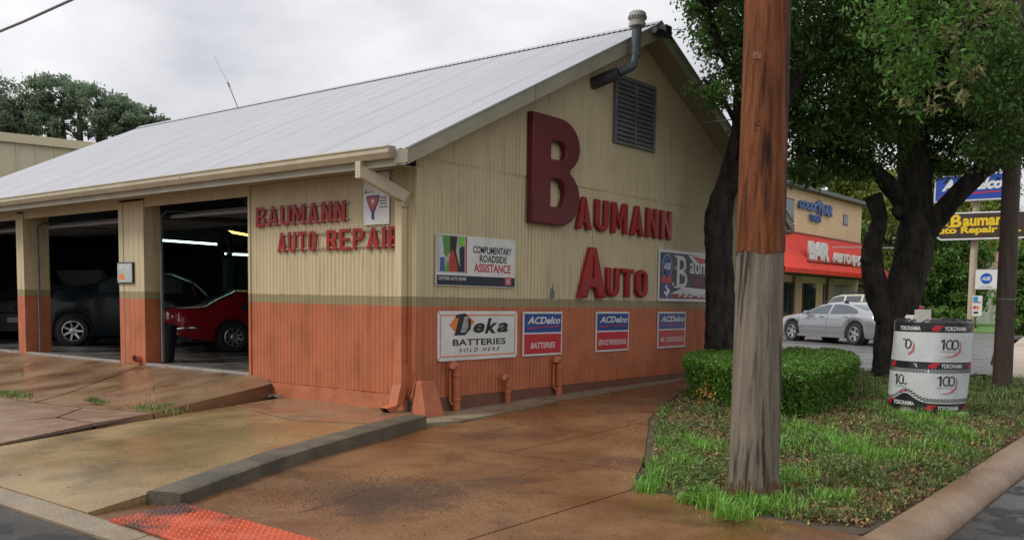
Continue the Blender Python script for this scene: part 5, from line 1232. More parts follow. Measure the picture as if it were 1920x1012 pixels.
for k in range(70):
    i = rs.integers(0, n); u = rs.uniform(); a, c = HP[i], HP[(i+1) % n]; x, y = (a[0]+(c[0]-a[0])*u-cx_), (a[1]+(c[1]-a[1])*u-cy_)
    tw.tube([(x*.74, y*.74, 0), (x*.8, y*.8, .25)], .007, 4)
tag(tw.build('stems', BARK, h), kind='stuff')
# yellow dead sprig at its left foot
p = atZ(1322, 765, -.3); t = empty('dead_sprig', 'yellow dead leafy sprig at the left foot of the hedge', 'plant', tuple(p))
leaf_mesh('leaves', rs.normal(size=(90, 3))*np.array([.06, .06, .10])+np.array([0, 0, .16]), .06, mat('yellow_leaf', (.42, .24, .06), .6, island=.3), t, seed=2, kind=None); MB().tube([(0, 0, -.03), (.01, 0, .25)], .006, 5).build('stem', BARK, t)

# ------------------------------------------------------------------ ground cover on the island
def scatter(poly, n, rs, dens=None):
    q = []; xs = [p[0] for p in poly]; ys = [p[1] for p in poly]
    while len(q) < n:
        x, y = rs.uniform(min(xs), max(xs)), rs.uniform(min(ys), max(ys))
        if inside(poly, x, y) and (dens is None or rs.uniform() < dens(x, y)): q.append((x, y, mound(x, y)))
    return np.array(q)
isl_in = [(1.9, 3.4), (2.5, 2.0), (3.05, 1.0), (3.8, -.35), (4.38, -1.35), (4.8, -1.85), (5.5, -2.12), (6.15, -2.22), (6.5, -2.05), (6.56, -1.0), (6.56, 10.4), (.5, 10.4), (.6, 7)]
hin = lambda x, y: inside([((p[0]-cx_)*.9+cx_, (p[1]-cy_)*.9+cy_) for p in HP], x, y)
rs = np.random.default_rng(77)
near = lambda x, y: min(1, max(.10, 1.1-(math.hypot(x-8.56, y+8.66)-6)/9))
dd = lambda x, y: 0 if hin(x, y) else near(x, y)
cov = lambda x, y: dd(x, y)*(.12+.88*(math.sin(x*2.9+.7)*math.sin(y*2.3+x)+.6*math.sin(x*7+y*5) > .5))
litter_m = mat('leaf_litter', (.23, .135, .065), .8, island=.6, spec=.2)
leaf_mesh('leaf_litter', scatter(isl_in, 26000, rs, dd)+np.array([0, 0, .022]), .042, litter_m, None, seed=9, droop=0, aspect=.55, nrm_up=4)
P = scatter(isl_in, 3100, rs, cov); PP = (P[:, None, :]+rs.normal(size=(len(P), 14, 3))*np.array([.035, .035, .018])+np.array([0, 0, .045])).reshape(-1, 3)
leaf_mesh('ground_cover', PP, .023, mat('cover_leaf', (.115, .165, .045), .5, island=.6, trans=.25), None, seed=12, droop=-.8, aspect=.55, nrm_up=1.5)
P = scatter(isl_in, 1500, rs, cov); PP = (P[:, None, :]+rs.normal(size=(len(P), 9, 3))*np.array([.03, .03, .015])+np.array([0, 0, .07])).reshape(-1, 3)
leaf_mesh('weeds', PP, .034, mat('weed_leaf', (.15, .21, .05), .5, island=.5, trans=.25), None, seed=13, droop=-.6, aspect=.5, nrm_up=1.2)
# grass tufts: bright patches
def tuft_field(spots, per, spread, h, m, name, seed, wdt=.0045):
    r = np.random.default_rng(seed); P = []
    for (x, y, k) in spots:
        n_ = int(per*k); a = np.stack([x+r.normal(size=n_)*spread*k, y+r.normal(size=n_)*spread*k], 1)
        a = np.array([q for q in a if inside(isl_in, q[0], q[1]) or (abs(q[0]-x) < .12 and abs(q[1]-y) < .12)])
        if len(a): P.append(np.column_stack([a, [mound(*q) for q in a]]))
    return blades(name, np.concatenate(P), h, m, seed=seed, wdt=wdt, lean=1.25)
BR = mat('bright_grass', (.17, .36, .045), .45, island=.4, trans=.3); DG = mat('dull_grass', (.15, .21, .055), .5, island=.5, trans=.25)
def gp(px, py): p = atZ(px, py, -.37); return (p.x, p.y)
br = [(1395, 952, 1.1), (1340, 940, .9), (1430, 945, 1), (1300, 930, .7), (1225, 895, .9), (1240, 870, .8), (1215, 910, .5), (1500, 830, 1), (1600, 865, 1.2), (1640, 870, 1), (1580, 850, 1), (1700, 800, 1), (1680, 760, 1), (1740, 820, .9), (1530, 830, .8), (1320, 850, .9), (1280, 880, .7), (1470, 850, .8), (1760, 860, .8), (1480, 900, .8), (1620, 780, .8), (1265, 840, .6), (1560, 940, .5), (1500, 790, .8), (1370, 965, .8), (1780, 800, .7), (1800, 840, .8)]
tuft_field([(*gp(x, y), k) for x, y, k in br], 560, .17, .13, BR, 'bright_grass', 3)
P = scatter(isl_in, 190, rs, dd); tuft_field([(p[0], p[1], random.uniform(.4, 1.1)) for p in P], 80, .07, .085, DG, 'grass', 4)
P = scatter([(.6, 7), (6.5, 4.5), (6.5, 10.4), (.6, 10.4)], 300, rs, lambda x, y: 0 if hin(x, y) else 1); tuft_field([(p[0], p[1], 1) for p in P], 60, .12, .10, DG, 'far_grass', 5, .007)
# grass in the apron cracks
def crack_tuft(px, py, z, n_, sp_, h_, seed):
    p = atZ(px, py, z); r = np.random.default_rng(seed); a = np.column_stack([p.x+r.normal(size=n_)*sp_, p.y+r.normal(size=n_)*sp_*.35, np.full(n_, p.z-.01)]); blades('crack_grass', a, h_, DG, seed=seed, wdt=.005)
crack_tuft(285, 768, -.29, 500, .24, .07, 1); crack_tuft(180, 752, -.24, 260, .10, .06, 2); crack_tuft(20, 740, -.20, 400, .25, .07, 3); crack_tuft(310, 764, -.29, 300, .15, .07, 6)
p = atZ(285, 768, -.29); r_ = np.random.default_rng(4); blades('dry_stalks', np.column_stack([p.x+r_.normal(size=9)*.12, p.y+r_.normal(size=9)*.05, np.full(9, p.z)]), .42, mat('dry_grass', (.35, .27, .15), .7), seed=9, wdt=.003)
# grit, leaf crumbs and stones on the concrete
r_ = np.random.default_rng(31)
def grit(name, polys, n_, zf, s0, s1, m, dens=None):
    b = MB(); k = 0; xs = [p[0] for p in polys]; ys = [p[1] for p in polys]
    while k < n_:
        x, y = r_.uniform(min(xs), max(xs)), r_.uniform(min(ys), max(ys))
        if not inside(polys, x, y) or (dens and r_.uniform() > dens(x, y)): continue
        s_ = r_.uniform(s0, s1); z = zf(x, y); a = r_.uniform(0, 6.28); k += 1
        v = [(x+s_*math.cos(a+i*1.57)*r_.uniform(.5, 1), y+s_*math.sin(a+i*1.57)*r_.uniform(.5, 1), z) for i in range(4)]+[(x, y, z+s_*.5)]
        b.add(v, [(0, 1, 4), (1, 2, 4), (2, 3, 4), (3, 0, 4)])
    return tag(b.build(name, m), kind='stuff')
dp = [(2.2, -5.3), (6.4, -5.3), (4.6, -2.1), (2.3, 1.5), (.8, 1.5), (.95, -1)]
grit('leaf_crumbs', dp, 700, lambda x, y: G(x, y)+.001, .004, .013, mat('crumb_dark', (.06, .035, .02), .8))
grit('dark_gravel', dp, 9000, lambda x, y: G(x, y)+.001, .003, .008, mat('gravel_dark', (.07, .05, .035), .8), lambda x, y: math.exp(-((x-3.0)**2/.5+(y+3.5)**2/.35)))
grit('pale_grit', dp, 420, lambda x, y: G(x, y)+.001, .002, .006, mat('grit_pale', (.5, .42, .32), .8), lambda x, y: math.exp(-((x-3.2)**2/1.2+(y+3.4)**2/.8))+.05)
grit('edge_grit', [(3.6, -.9), (4.3, -1.9), (5.5, -2.6), (6.2, -2.6), (6.0, -2.25), (4.7, -1.9), (3.9, -.4), (2.3, 2.2), (1.9, 2.2)], 500, lambda x, y: G(x, y)+.001, .004, .012, mat('crumb_tan', (.3, .2, .12), .8))
sl = [(-1.2, -5.2), (1.7, -5.2), (.6, -1.5), (-2.1, -1.4)]
grit('leaf_crumbs', sl, 60, lambda x, y: G_front(x, y)+.001, .006, .016, mat('crumb_dark', (.06, .035, .02), .8))
# rubble by the raised apron edge
p = atZ(505, 742, -.31); b = MB()
st = mat('rubble_stone', (.34, .27, .2), .8, c2=(.18, .13, .09), scale=14)
for k in range(70):
    x, y = p.x+r_.normal()*.20, p.y+r_.normal()*.07; s_ = r_.uniform(.012, .05); M = Matrix.Translation((x, y, -.31+s_*.3)) @ Matrix.Rotation(r_.uniform(0, 6), 4, Vector(r_.normal(size=3)).normalized()) @ Matrix.Diagonal((s_*1.3, s_, s_*.6, 1))
    b.box((-.5, -.5, -.5), (.5, .5, .5), M)
tag(b.build('rubble', st), kind='stuff')

# ------------------------------------------------------------------ poles
WOOD_R = mat('stained_pole_wood', (.085, .026, .010), .65, spec=.12, c2=(.215, .075, .029), scale=9, thr=(.35, .65), stretch=(2.5, 2.5, .16), bump=.006, bscale=26, c3=(.018, .008, .006), scale3=2.6, thr3=(.50, .62))
WOOD_G = mat('grey_pole_wood', (.115, .095, .07), .8, spec=.2, c2=(.20, .17, .128), scale=7, thr=(.35, .65), stretch=(3, 3, .16), bump=.006, bscale=26, c3=(.04, .03, .024), scale3=5, thr3=(.54, .64))
WOOD_D = mat('dark_pole_wood', (.040, .026, .019), .8, c2=(.075, .05, .036), scale=7, stretch=(3, 3, .2), bump=.01, bscale=20)
pb = atD(1412, 935, 7.35); pt_ = atD(1440, -10, 7.35); B = Vector((pb.x, pb.y, -.46))
up = empty('utility_pole', 'thick near utility pole, red-brown stained above and weathered grey below', 'utility pole', tuple(B))
dirp = (pt_-pb).normalized()
def on_pole(z): return pb+dirp*((z-pb.z)/dirp.z)-B
zj = atD(1418, 470, 7.35).z
def wood_tube(za, zb, ra, rb, k, n=40, grooves=.012, ragged=0):
    m_ = MB(); rings = max(3, int((zb-za)/.06)); pts = []
    rs_ = np.random.default_rng(5); gv = rs_.normal(size=n)*grooves*.35
    crackk = {3, 11, 17, 24, 31, 33}
    for i in range(rings+1):
        z = za+(zb-za)*i/rings; c = on_pole(z); r = ra+(rb-ra)*i/rings
        for j in range(n):
            a = 2*math.pi*j/n; q = r*(1+gv[j]/r*.5+(-.035 if j in crackk and math.sin(z*1.3+j) > -.2 else 0)); zz = (rs_.uniform(-.03, .01) if (ragged and i == 0) else ((-.02+.018*math.sin(j*.5)+rs_.uniform(-.012, .008)) if (k and i == 0) else 0))
            if ragged and z < za+.14: q *= .965+.03*rs_.uniform()
            pts.append((c.x+q*math.cos(a), c.y+q*math.sin(a), c.z+zz))
    m_.v = pts; m_.f = [(i*n+j, i*n+(j+1) % n, (i+1)*n+(j+1) % n, (i+1)*n+j) for i in range(rings) for j in range(n)]
    m_.f.append(tuple(rings*n+j for j in range(n))); return m_
wood_tube(-.46, zj, .196, .183, 0, ragged=1).build('weathered_shaft', WOOD_G, up, smooth=30)
wood_tube(zj, 7.8, .188, .165, 1).build('stained_shaft', WOOD_R, up, smooth=30)
# splintered reddish foot
rs_ = np.random.default_rng(6); b = MB(); c = on_pole(-.36)
for k in range(46):
    a = 2*math.pi*k/46; r = .196; hgt = .07+.10*rs_.uniform()
    x, y = c.x+r*math.cos(a), c.y+r*math.sin(a); dx, dy = -math.sin(a)*.012, math.cos(a)*.012
    b.add([(x-dx, y-dy, -.03), (x+dx, y+dy, -.03), (x+dx*.4-math.cos(a)*.004, y+dy*.4-math.sin(a)*.004, c.z+hgt), (x-dx*.6-math.cos(a)*.004, y-dy*.6-math.sin(a)*.004, c.z+hgt*.8), (c.x+(r+.02)*math.cos(a), c.y+(r+.02)*math.sin(a), -.03)], [(0, 1, 2, 3), (1, 4, 2), (4, 0, 3), (4, 3, 2)])
tag(b.build('splinters', mat('splinter_red', (.16, .065, .035), .8, c2=(.09, .04, .025), scale=20), up), kind='stuff')
# knot and saw nicks
kn = atD(1420, 105, 7.14)-B
MB().lathe([(.034, 0), (.026, .008), (.016, .004), (.003, .010)], 14, Matrix.Translation(kn) @ (-F2).to_track_quat('Z', 'Y').to_matrix().to_4x4()).build('knot', mat('knot_wood', (.30, .11, .045), .6, c2=(.1, .04, .02), scale=30), up, smooth=50)
b = MB()
for i in range(60):
    py_ = rs_.choice([235, 238, 290, 330, 350, 372, 410, 440]); px_ = rs_.uniform(1395, 1455); q = atD(px_, py_+rs_.normal()*4, 7.16)-B
    ax_ = on_pole(q.z+B.z); d = Vector((q.x-ax_.x, q.y-ax_.y, 0)).normalized(); q = ax_+d*.181; s_ = Vector((-d.y, d.x, 0))*.012
    b.add([q-s_, q+s_, q+s_+Vector((0, 0, .008)), q-s_+Vector((0, 0, .012))], [(0, 1, 2, 3)])
tag(b.build('nicks', mat('nick_dark', (.03, .016, .012), .9), up), kind='stuff')
# yellow tag strip hung on the pole's right edge
pA, pB_ = atD(1462, 436, 7.3), atD(1460, 528, 7.3); t = empty('tag_strip', 'narrow yellow marker strip hanging on the right edge of the near pole', 'marker', tuple(pA))
YEL = mat('tag_yellow', (.62, .42, .03), .5, c2=(.35, .26, .05), scale=30)
uu = CX.normalized(); MT = frame(pA, uu, -(pA-pB_).normalized()*-1)
hh = (pA-pB_).length; b = MB(); b.prism([(-.016, 0, 0), (.016, 0, 0), (.016, -hh, 0), (-.016, -hh, 0)], (0, 0, -.004), Matrix.Translation(-pA) @ MT); b.build('strip', YEL, t)
for k in range(11):
    me = fit(text_mesh('L8E53S4C2BR'[k], .02), Matrix.Translation(-pA) @ MT, -.010, -hh*(k+.9)/11, .010, -hh*(k+.25)/11, .002); link('lettering', me, mat('tag_brown', (.2, .09, .02), .6), t)
MB().tube([Vector((.02, 0, .0)), Vector((.024, .0, .04)), Vector((.034, 0, .05)), Vector((.044, 0, .04)), Vector((.036, 0, 0)), Vector((.03, 0, -.07))], .005, 6).build('hook', mat('hook_steel', (.4, .4, .4), .4, metal=.6), t)
# dark pole at the right
pb2 = atD(1878, 742, 15.3); pt2 = atD(1897, 320, 15.3)
B = Vector((pb2.x, pb2.y, -.35)); t = empty('utility_pole', 'dark brown utility pole near the right edge of the photo beyond the wrapped barrel', 'utility pole', tuple(B))
d = (pt2-pb2).normalized(); MB().tube([pb2-B-d*.1, pt2-B, pt2-B+d*5], [.15, .135, .12], 18).build('shaft', WOOD_D, t, smooth=40)
q = pb2+d*((atD(1880, 562, 15.3).z-pb2.z)/d.z)-B; MB().tube([q-d*.008, q+d*.008], .147, 18).build('band', M_grey, t)
# small dark metal stand between barrel and that pole
p = atZ(1826, 735, -.28); t = empty('metal_stand', 'small black metal frame with crossed bars standing in the grass behind the barrel', 'stand', tuple(p))
u = _R; w2 = .16
for a, c in (((-w2, .0), (-w2, .30)), ((w2, 0), (w2, .30)), ((-w2-.02, .30), (w2+.02, .30))): MB().tube([u*a[0]+Vector((0, 0, a[1]-.03)), u*c[0]+Vector((0, 0, c[1]))], .013, 6).build('bar', M_black, t)
for a, c in (((-w2, .05), (w2, .26)), ((w2, .05), (-w2, .26)), ((0, .2), (0, .28))): MB().tube([u*a[0]+Vector((0, 0, a[1])), u*c[0]+Vector((0, 0, c[1]))], .008, 5).build('cross_bar', M_black, t)

# ------------------------------------------------------------------ wrapped barrel
RB = .475; bc = atZ(1738, 742, -.28); pL = atD(1736, 760, 12.35); bc = Vector((pL.x, pL.y, 0)); Zb, Zt = -.20, .96
lean = Vector((.045, .02, 0))
BAR = empty('wrapped_barrel', 'tall barrel wrapped in white and black YOKOHAMA film with 100 anniversary print', 'barrel', (bc.x, bc.y, -.32))
FILMW = mat('film_white', (.60, .62, .61), .35, c2=(.50, .53, .52), scale=3, bump=.01, bscale=7); FILMK = mat('film_black', (.02, .02, .022), .25, bump=.012, bscale=12); FRED = mat('film_red', (.45, .015, .03), .35); FPINK = mat('film_pink', (.50, .13, .15), .4)
vdir = math.atan2(CAM.y-bc.y, CAM.x-bc.x)      # angle of the side that looks at the street corner
def bpt(a, z, dr_=0.):
    """a: arc metres to the right of the side towards the street"""
    k = (z-Zb)/(Zt-Zb); r = RB*(1+.012*k)+dr_+.006*math.sin(a*9+z*5)+.004*math.sin(a*21)
    an = vdir+a/RB; return Vector((r*math.cos(an), r*math.sin(an), z+.32))+lean*k
def bpatch(pl, m, name, dr_, na=None):
    """flat outline in arc/height coordinates wrapped on the barrel, triangulated finely"""
    pts = []; ne = len(pl)
    e = []
    for i in range(ne):
        a, c = Vector(pl[i]), Vector(pl[(i+1) % ne]); k = max(1, int((c-a).length/.03))
        for j in range(k): e.append(a+(c-a)*(j/k))
    xs = [p.x for p in e]; ys = [p.y for p in e]; P_ = list(e); x = min(xs)+.03
    while x < max(xs):
        y = min(ys)+.03
        while y < max(ys):
            if inside(pl, x, y): P_.append(Vector((x, y)))
            y += .045
        x += .045
    v, _, f, *_ = delaunay_2d_cdt(P_, [], [list(range(len(e)))], 1, 1e-5)
    return MB().add([bpt(q.x, q.y, dr_) for q in v], [tuple(q) for q in f]).build(name, m, BAR)
def wrapmesh(me, x0, y0, x1, y1, dr_):
    n_ = len(me.vertices); a = np.empty(n_*3); me.vertices.foreach_get('co', a); a = a.reshape(-1, 3); mn, mx = a.min(0), a.max(0)
    for v in me.vertices:
        u = x0+(v.co.x-mn[0])/(mx[0]-mn[0])*(x1-x0); z = y0+(v.co.y-mn[1])/(mx[1]-mn[1])*(y1-y0); v.co = bpt(u, z, dr_)
    return me
n = 72; full = 2*math.pi*RB
def band(z0, z1, m, name, dr_=0., ztop=None, zbot=None, nz=6):
    V = []; 
    for k in range(nz+1):
        for i in range(n):
            a = full*i/n; zl = z0 if zbot is None else zbot(a); zh = z1 if ztop is None else ztop(a); V.append(bpt(a, zl+(zh-zl)*k/nz, dr_))
    return MB().add(V, [(k*n+i, k*n+(i+1) % n, (k+1)*n+(i+1) % n, (k+1)*n+i) for k in range(nz) for i in range(n)]).build(name, m, BAR, smooth=60)
MB().lathe([(RB*.90, 0), (RB*.86, .2), (RB*.86, 1.2)], 40).build('drum', mat('drum_concrete', (.42, .40, .33), .8, c2=(.3, .28, .2), scale=7), BAR, smooth=40)
wav = lambda a: Zb-.02+(.12*math.exp(-((((a+full/2) % full)-full/2+.28)/.16)**2))
band(Zb, Zb+.12, FILMK, 'film_band', .001, ztop=lambda a: wav(a)+.13, zbot=wav)
band(Zb+.11, Zb+.55, FILMW, 'film_sheet', .0, zbot=lambda a: wav(a)+.13)
band(Zb+.55, Zb+.64, FILMK, 'film_band', .003)
band(Zb+.64, Zb+1.02, FILMW, 'film_sheet', .0)
rf = lambda a: Zt+.13+.012*math.sin(a*7)+.008*math.sin(a*17)
band(Zb+1.02, Zb+1.14, FILMK, 'film_band', .003, nz=5)
V = []
for k, (rr_, zz) in enumerate(((1.0, Zb+1.14), (.96, Zb+1.175), (.8, Zb+1.185), (.4, Zb+1.18))):
    for i in range(n): p_ = bpt(full*i/n, zz+.012*math.sin(i*1.7+k)*(k > 0), .003); c_ = Vector((0, 0, p_.z))+lean; V.append(c_+(p_-c_)*rr_)
V.append(Vector((0, 0, Zb+1.18+.32))+lean)
MB().add(V, [(k*n+i, k*n+(i+1) % n, (k+1)*n+(i+1) % n, (k+1)*n+i) for k in range(3) for i in range(n)]+[(3*n+i, 3*n+(i+1) % n, 4*n) for i in range(n)]).build('film_top', FILMK, BAR)
# print: chequers
for (zc) in (lambda a: Zb+.50, lambda a: wav(a)+.145):
    b = MB(); s_ = full/150
    for i in range(150):
        for j in range(3):
            if (i+j) % 2 == 0:
                a0_, a1_ = i*s_, (i+1)*s_; z0_ = zc(a0_)+j*.016; b.add([bpt(a0_, z0_, .004), bpt(a1_, z0_, .004), bpt(a1_, z0_+.016, .004), bpt(a0_, z0_+.016, .004)], [(0, 1, 2, 3)])
    tag(b.build('chequer_print', INK, BAR), kind='stuff')
for off in (0.0, -.575, .575, 1.15):
    c0_ = .10+off
    for zc in (Zb+1.04, Zb+.565, Zb+.025):
        if zc < Zb+.1 and off < 0: zc += .05
        link('lettering', wrapmesh(text_mesh('YOKOHAMA', .025), c0_+.03, zc, c0_+.33, zc+.055, .006), WHITE, BAR)
        bpatch([(c0_-.11, zc+.0), (c0_-.03, zc-.006), (c0_-.01, zc+.03), (c0_+.02, zc+.065), (c0_-.10, zc+.065), (c0_-.07, zc+.04), (c0_-.12, zc+.035)], FRED, 'emblem', .005)
    for zc in (Zb+.80, Zb+.335):
        d_ = .10+off
        b = bpatch(rect(d_+.03, zc, d_+.052, zc+.13), INK, 'print', .005); bpatch([(d_+.0, zc+.095), (d_+.03, zc+.11), (d_+.03, zc+.13), (d_+.0, zc+.112)], INK, 'print', .005)
        for kx in (.115, .185):
            ring = MB(); V = []
            for i in range(24):
                a = 2*math.pi*i/24
                V += [bpt(d_+kx+.05*math.cos(a), zc+.065+.065*math.sin(a), .005+.001*(kx > .15)), bpt(d_+kx+.034*math.cos(a), zc+.065+.049*math.sin(a), .005+.001*(kx > .15))]
            ring.add(V, [(2*i, (2*i+2) % 48, (2*i+3) % 48, 2*i+1) for i in range(24)]).build('print', INK, BAR)
        link('lettering', wrapmesh(text_mesh('Anniversary', .0), d_+.0, zc-.035, d_+.2, zc-.012, .005), INK, BAR)
        bpatch([(d_+.05, zc-.10), (d_+.17, zc-.075), (d_+.24, zc-.02), (d_+.26, zc+.06), (d_+.24, zc+.12), (d_+.275, zc+.06), (d_+.27, zc-.03), (d_+.22, zc-.08), (d_+.13, zc-.10)], FPINK, 'print', .004)
p = atD(1722, 601, 12.2); t = empty('cardboard_scrap', 'white folded board and box lying on top of the wrapped barrel', 'box', tuple(p))
WB = mat('white_board', (.62, .60, .53), .6, c2=(.52, .50, .44), scale=8); Mr = Matrix((_R, (-_R).cross(_U)*-1, _U)).transposed().to_4x4()
b = MB(); b.prism([(-.17, -.10, -.015), (.30, -.10, -.015), (.12, -.10, .035), (-.12, -.10, .075)], (0, .26, 0), Mr); b.build('board', WB, t, bevel=.003)
b = MB(); b.box((-.13, .17, -.02), (.03, .30, .145), Mr); b.build('carton', WB, t, bevel=.004)
p = atD(1795, 783, 12.0); t = MB().box((-.12, -.08, -.05), (.12, .08, .10)).build('stone_block', mat('drum_concrete', (.42, .40, .33), .8), None, bevel=.02); t.location = (p.x, p.y, -.30); tag(t, 'small pale block sticking out under the right foot of the wrapped barrel', 'block')

# ------------------------------------------------------------------ pole sign
D = 26.6; pb = atD(1817, 652, D); base = Vector((pb.x, pb.y, G(pb.x, pb.y)))
PS = empty('pole_sign', 'tall pole sign carrying a blue ACDelco panel above the brown Baumann Auto Repair panel', 'sign', tuple(base))
M_post = mat('post_paint', (.50, .40, .29), .6, c2=(.42, .33, .24), scale=3); b = MB(); b.tube([(0, 0, -.1), (0, 0, 5.2)], .095, 14); b.build('post', M_post, PS, smooth=40)
YS = base.y-.25
MP = frame((0, YS, 0), (1, 0, 0), (0, 0, 1)); MPl = Matrix.Translation(-base) @ MP
def sxz(px, py): p = atY(px, py, YS); return p.x, p.z
xl, zt = sxz(1753, 331); _, zb = sxz(1753, 380); xr = sxz(1893, 330)[0]
b = MB(); b.box((xl, -.0, zb), (xr, .25, zt), Matrix.Translation(-base) @ Matrix.Translation((0, YS, 0))); b.build('upper_panel', mat('panel_edge', (.62, .63, .62), .4), PS)
flat(MPl, rect(xl+.04, zb+.04, xr-.04, zt-.04), mat('sign_blue', (.012, .06, .36), .35), PS, .004)
H_ = zt-zb; W_ = xr-xl
lettering('ACDelco', MPl, xl+.2, zb+H_*.40, xr-.15, zt-H_*.16, WHITE, PS, .008, .05, .3)
flat(MPl, [(xl+.15, zb+H_*.22), (xl+.55, zb+H_*.30), (xr-.2, zb+H_*.33), (xr-.2, zb+H_*.28), (xl+.55, zb+H_*.24), (xl+.2, zb+H_*.16)], RED, PS, .008)
xl2, zt2 = sxz(1763, 403); _, zb2 = sxz(1763, 450); xr2 = sxz(1922, 410)[0]; xt, zm = sxz(1742, 436)
BRN = mat('sign_brown', (.045, .028, .018), .45); YL = mat('sign_yellow', (.78, .52, .02), .4)
out_l = [(xt, zm), (xl2+.05, zb2), (xr2, zb2), (xr2+.3, zm), (xr2, zt2), (xl2+.35, zt2+.02), (xl2+.08, zt2-.18)]
b = MB(); b.prism([(x, -.0, z) for x, z in out_l], (0, .3, 0), Matrix.Translation(-base) @ Matrix.Translation((0, YS, 0))); b.build('lower_panel', BRN, PS)
for k in range(len(out_l)):
    a, c = out_l[k], out_l[(k+1) % len(out_l)]; MB().tube([Vector((a[0], YS, a[1]))-base, Vector((c[0], YS, c[1]))-base], .025, 6).build('panel_rim', mat('panel_edge', (.62, .63, .62), .4), PS)
def sp(px, py): return sxz(px, py)
a = sp(1788, 425); c = sp(1802, 402); serifB(a[0], a[1], .20, c[1]-a[1], YL, PS, .01) if False else None
def serif_lettering(s, x0, y0, x1, y1): lettering(s, MPl, x0, y0, x1, y1, YL, PS, .01, .045)
x0_, z0_ = sp(1780, 427); x1_, z1_ = sp(1802, 402); lettering('B', MPl, x0_+.03, z0_, x1_+.03, z1_, YL, PS, .01, .04)
for zz in (z0_, z1_-.05): flat(MPl, rect(x0_-.03, zz, x0_+.2, zz+.05), YL, PS, .012)
x2_, _ = sp(1805, 420); lettering('aumann', MPl, x2_, z0_+.02, sxz(1896, 410)[0], z0_+.25, YL, PS, .01, .04)
x3_, z3_ = sp(1752, 443); lettering('Auto Repair Inc.', MPl, xl2-.3, z3_, sxz(1915, 430)[0], z3_+.25, YL, PS, .01, .045)
x4, z4 = sp(1762, 424); x5, z5 = sp(1779, 406)
flat(MPl, rect(x4, z4, x5, z5), YL, PS, .006)
flat(MPl, [(x4+.02, z4+.06), (x4+.02, z4+.14), (x4+.1, z4+.16), (x4+.14, z4+.22), (x4+.24, z4+.22), (x4+.27, z4+.15), (x5-.02, z4+.13), (x5-.02, z4+.06)], INK, PS, .009)
for q in (.09, .25): flat(MPl, [(x4+q+.035*math.cos(i), z4+.05+.035*math.sin(i)) for i in np.linspace(0, 6.28, 12)[:-1]], INK, PS, .011)
for xx in (x4+.03, x5-.05): pass
# white hanging boards on the post
def hang(px0, py0, px1, py1, nm):
    a = atY(px0, py0, YS); c = atY(px1, py1, YS); b = MB(); b.box((a.x, YS, c.z), (c.x, YS+.03, a.z), Matrix.Translation(-base)); b.build(nm, WHITE, PS); return a.x, c.z, c.x, a.z
x0, z0, x1, z1 = hang(1828, 504, 1871, 543, 'service_board')
for rr_ in (rect(x0, z0, x1, z0+.02), rect(x0, z1-.02, x1, z1), rect(x0, z0+.02, x0+.02, z1-.02), rect(x1-.02, z0+.02, x1, z1-.02)): flat(MPl, rr_, M_grey, PS, .004, 'edge_frame')
flat(MPl, [((x0+x1)/2+.15*math.cos(i), (z0+z1)/2+.02+.15*math.sin(i)) for i in np.linspace(0, 6.28, 25)[:-1]], mat('seal_blue', (.01, .10, .45), .4), PS, .006)
lettering('ASE', MPl, (x0+x1)/2-.12, (z0+z1)/2-.03, (x0+x1)/2+.12, (z0+z1)/2+.07, WHITE, PS, .009, .04, .2)
lettering('CERTIFIED', MPl, x0+.15, z0+.06, x1-.15, z0+.09, INK, PS, .006, .0)
x0, z0, x1, z1 = hang(1824, 554, 1840, 592, 'card_board')
flat(MPl, rect(x0+.02, z1-.16, x0+.14, z1-.03), mat('card_blue', (.03, .25, .5), .4), PS, .004); flat(MPl, rect(x0+.02, z1-.2, x1-.02, z1-.175), NAVY, PS, .004)
for q, mm_ in ((.07, RED), (.13, ORI)): flat(MPl, [(x0+q+.05*math.cos(i), z1-.33+.05*math.sin(i)) for i in np.linspace(0, 6.28, 14)[:-1]], mm_, PS, .004+.002*(q > .1))
flat(MPl, rect(x0+.04, z0+.06, x0+.16, z0+.12), INK, PS, .004)

# ------------------------------------------------------------------ parts store
XB = -8.7; YB0, YB1 = 29.0, 43.4
ST = empty('parts_store', 'two-storey tan brick-sided parts store with a red metal awning roof', 'building', (XB, (YB0+YB1)/2, G(0, 36)))
SB = Vector(ST.location); MS = Matrix.Translation(-SB)
def zx(px, py, X=XB): p = atX(px, py, X); return p.y, p.z
_, zroof = zx(1540, 366); _, zaw_t = zx(1540, 447); zfl = G(0, 36)
zroof = atX(1540, 366, XB).z; ztop = atX(1540, 446, XB).z; zaw = 2.62
sid = mat('lap_siding', (.80, .58, .34), .7, c2=(.72, .52, .30), scale=2)
b = MB(); b.box((XB-12, YB0, -.2), (XB-.02, YB1, zroof), MS); b.build('wall', sid, ST)
k = 0; z = ztop-.35; hgt = .185; nb = int((zroof-z)/hgt)
base_me = None
for i in range(nb+1):
    zz = z+i*hgt
    if base_me is None:
        b = MB(); b.prism([(0, YB0, 0), (.0, YB0, hgt-.004), (-.018, YB0, hgt-.004), (-.018, YB0, 0)], (0, YB1-YB0, 0), Matrix.Translation((.025, 0, 0))); base_me = b.mesh('siding_board')
    if zz+hgt > zroof: break
    o = link('siding_board', base_me, sid, ST); o.location = (XB-SB.x, -SB.y, zz-SB.z)
roofg = mat('green_roof', (.10, .14, .13), .6, c2=(.14, .18, .165), scale=2)
b = MB(); b.prism([(XB+.45, YB0-.3, zroof-.02), (XB+.45, YB0-.3, zroof+.14), (XB-6, YB0-.3, zroof+1.35), (XB-12.5, YB0-.3, zroof+.14), (XB-12.5, YB0-.3, zroof-.02)], (0, YB1-YB0+.6, 0), MS); b.build('roof', roofg, ST)
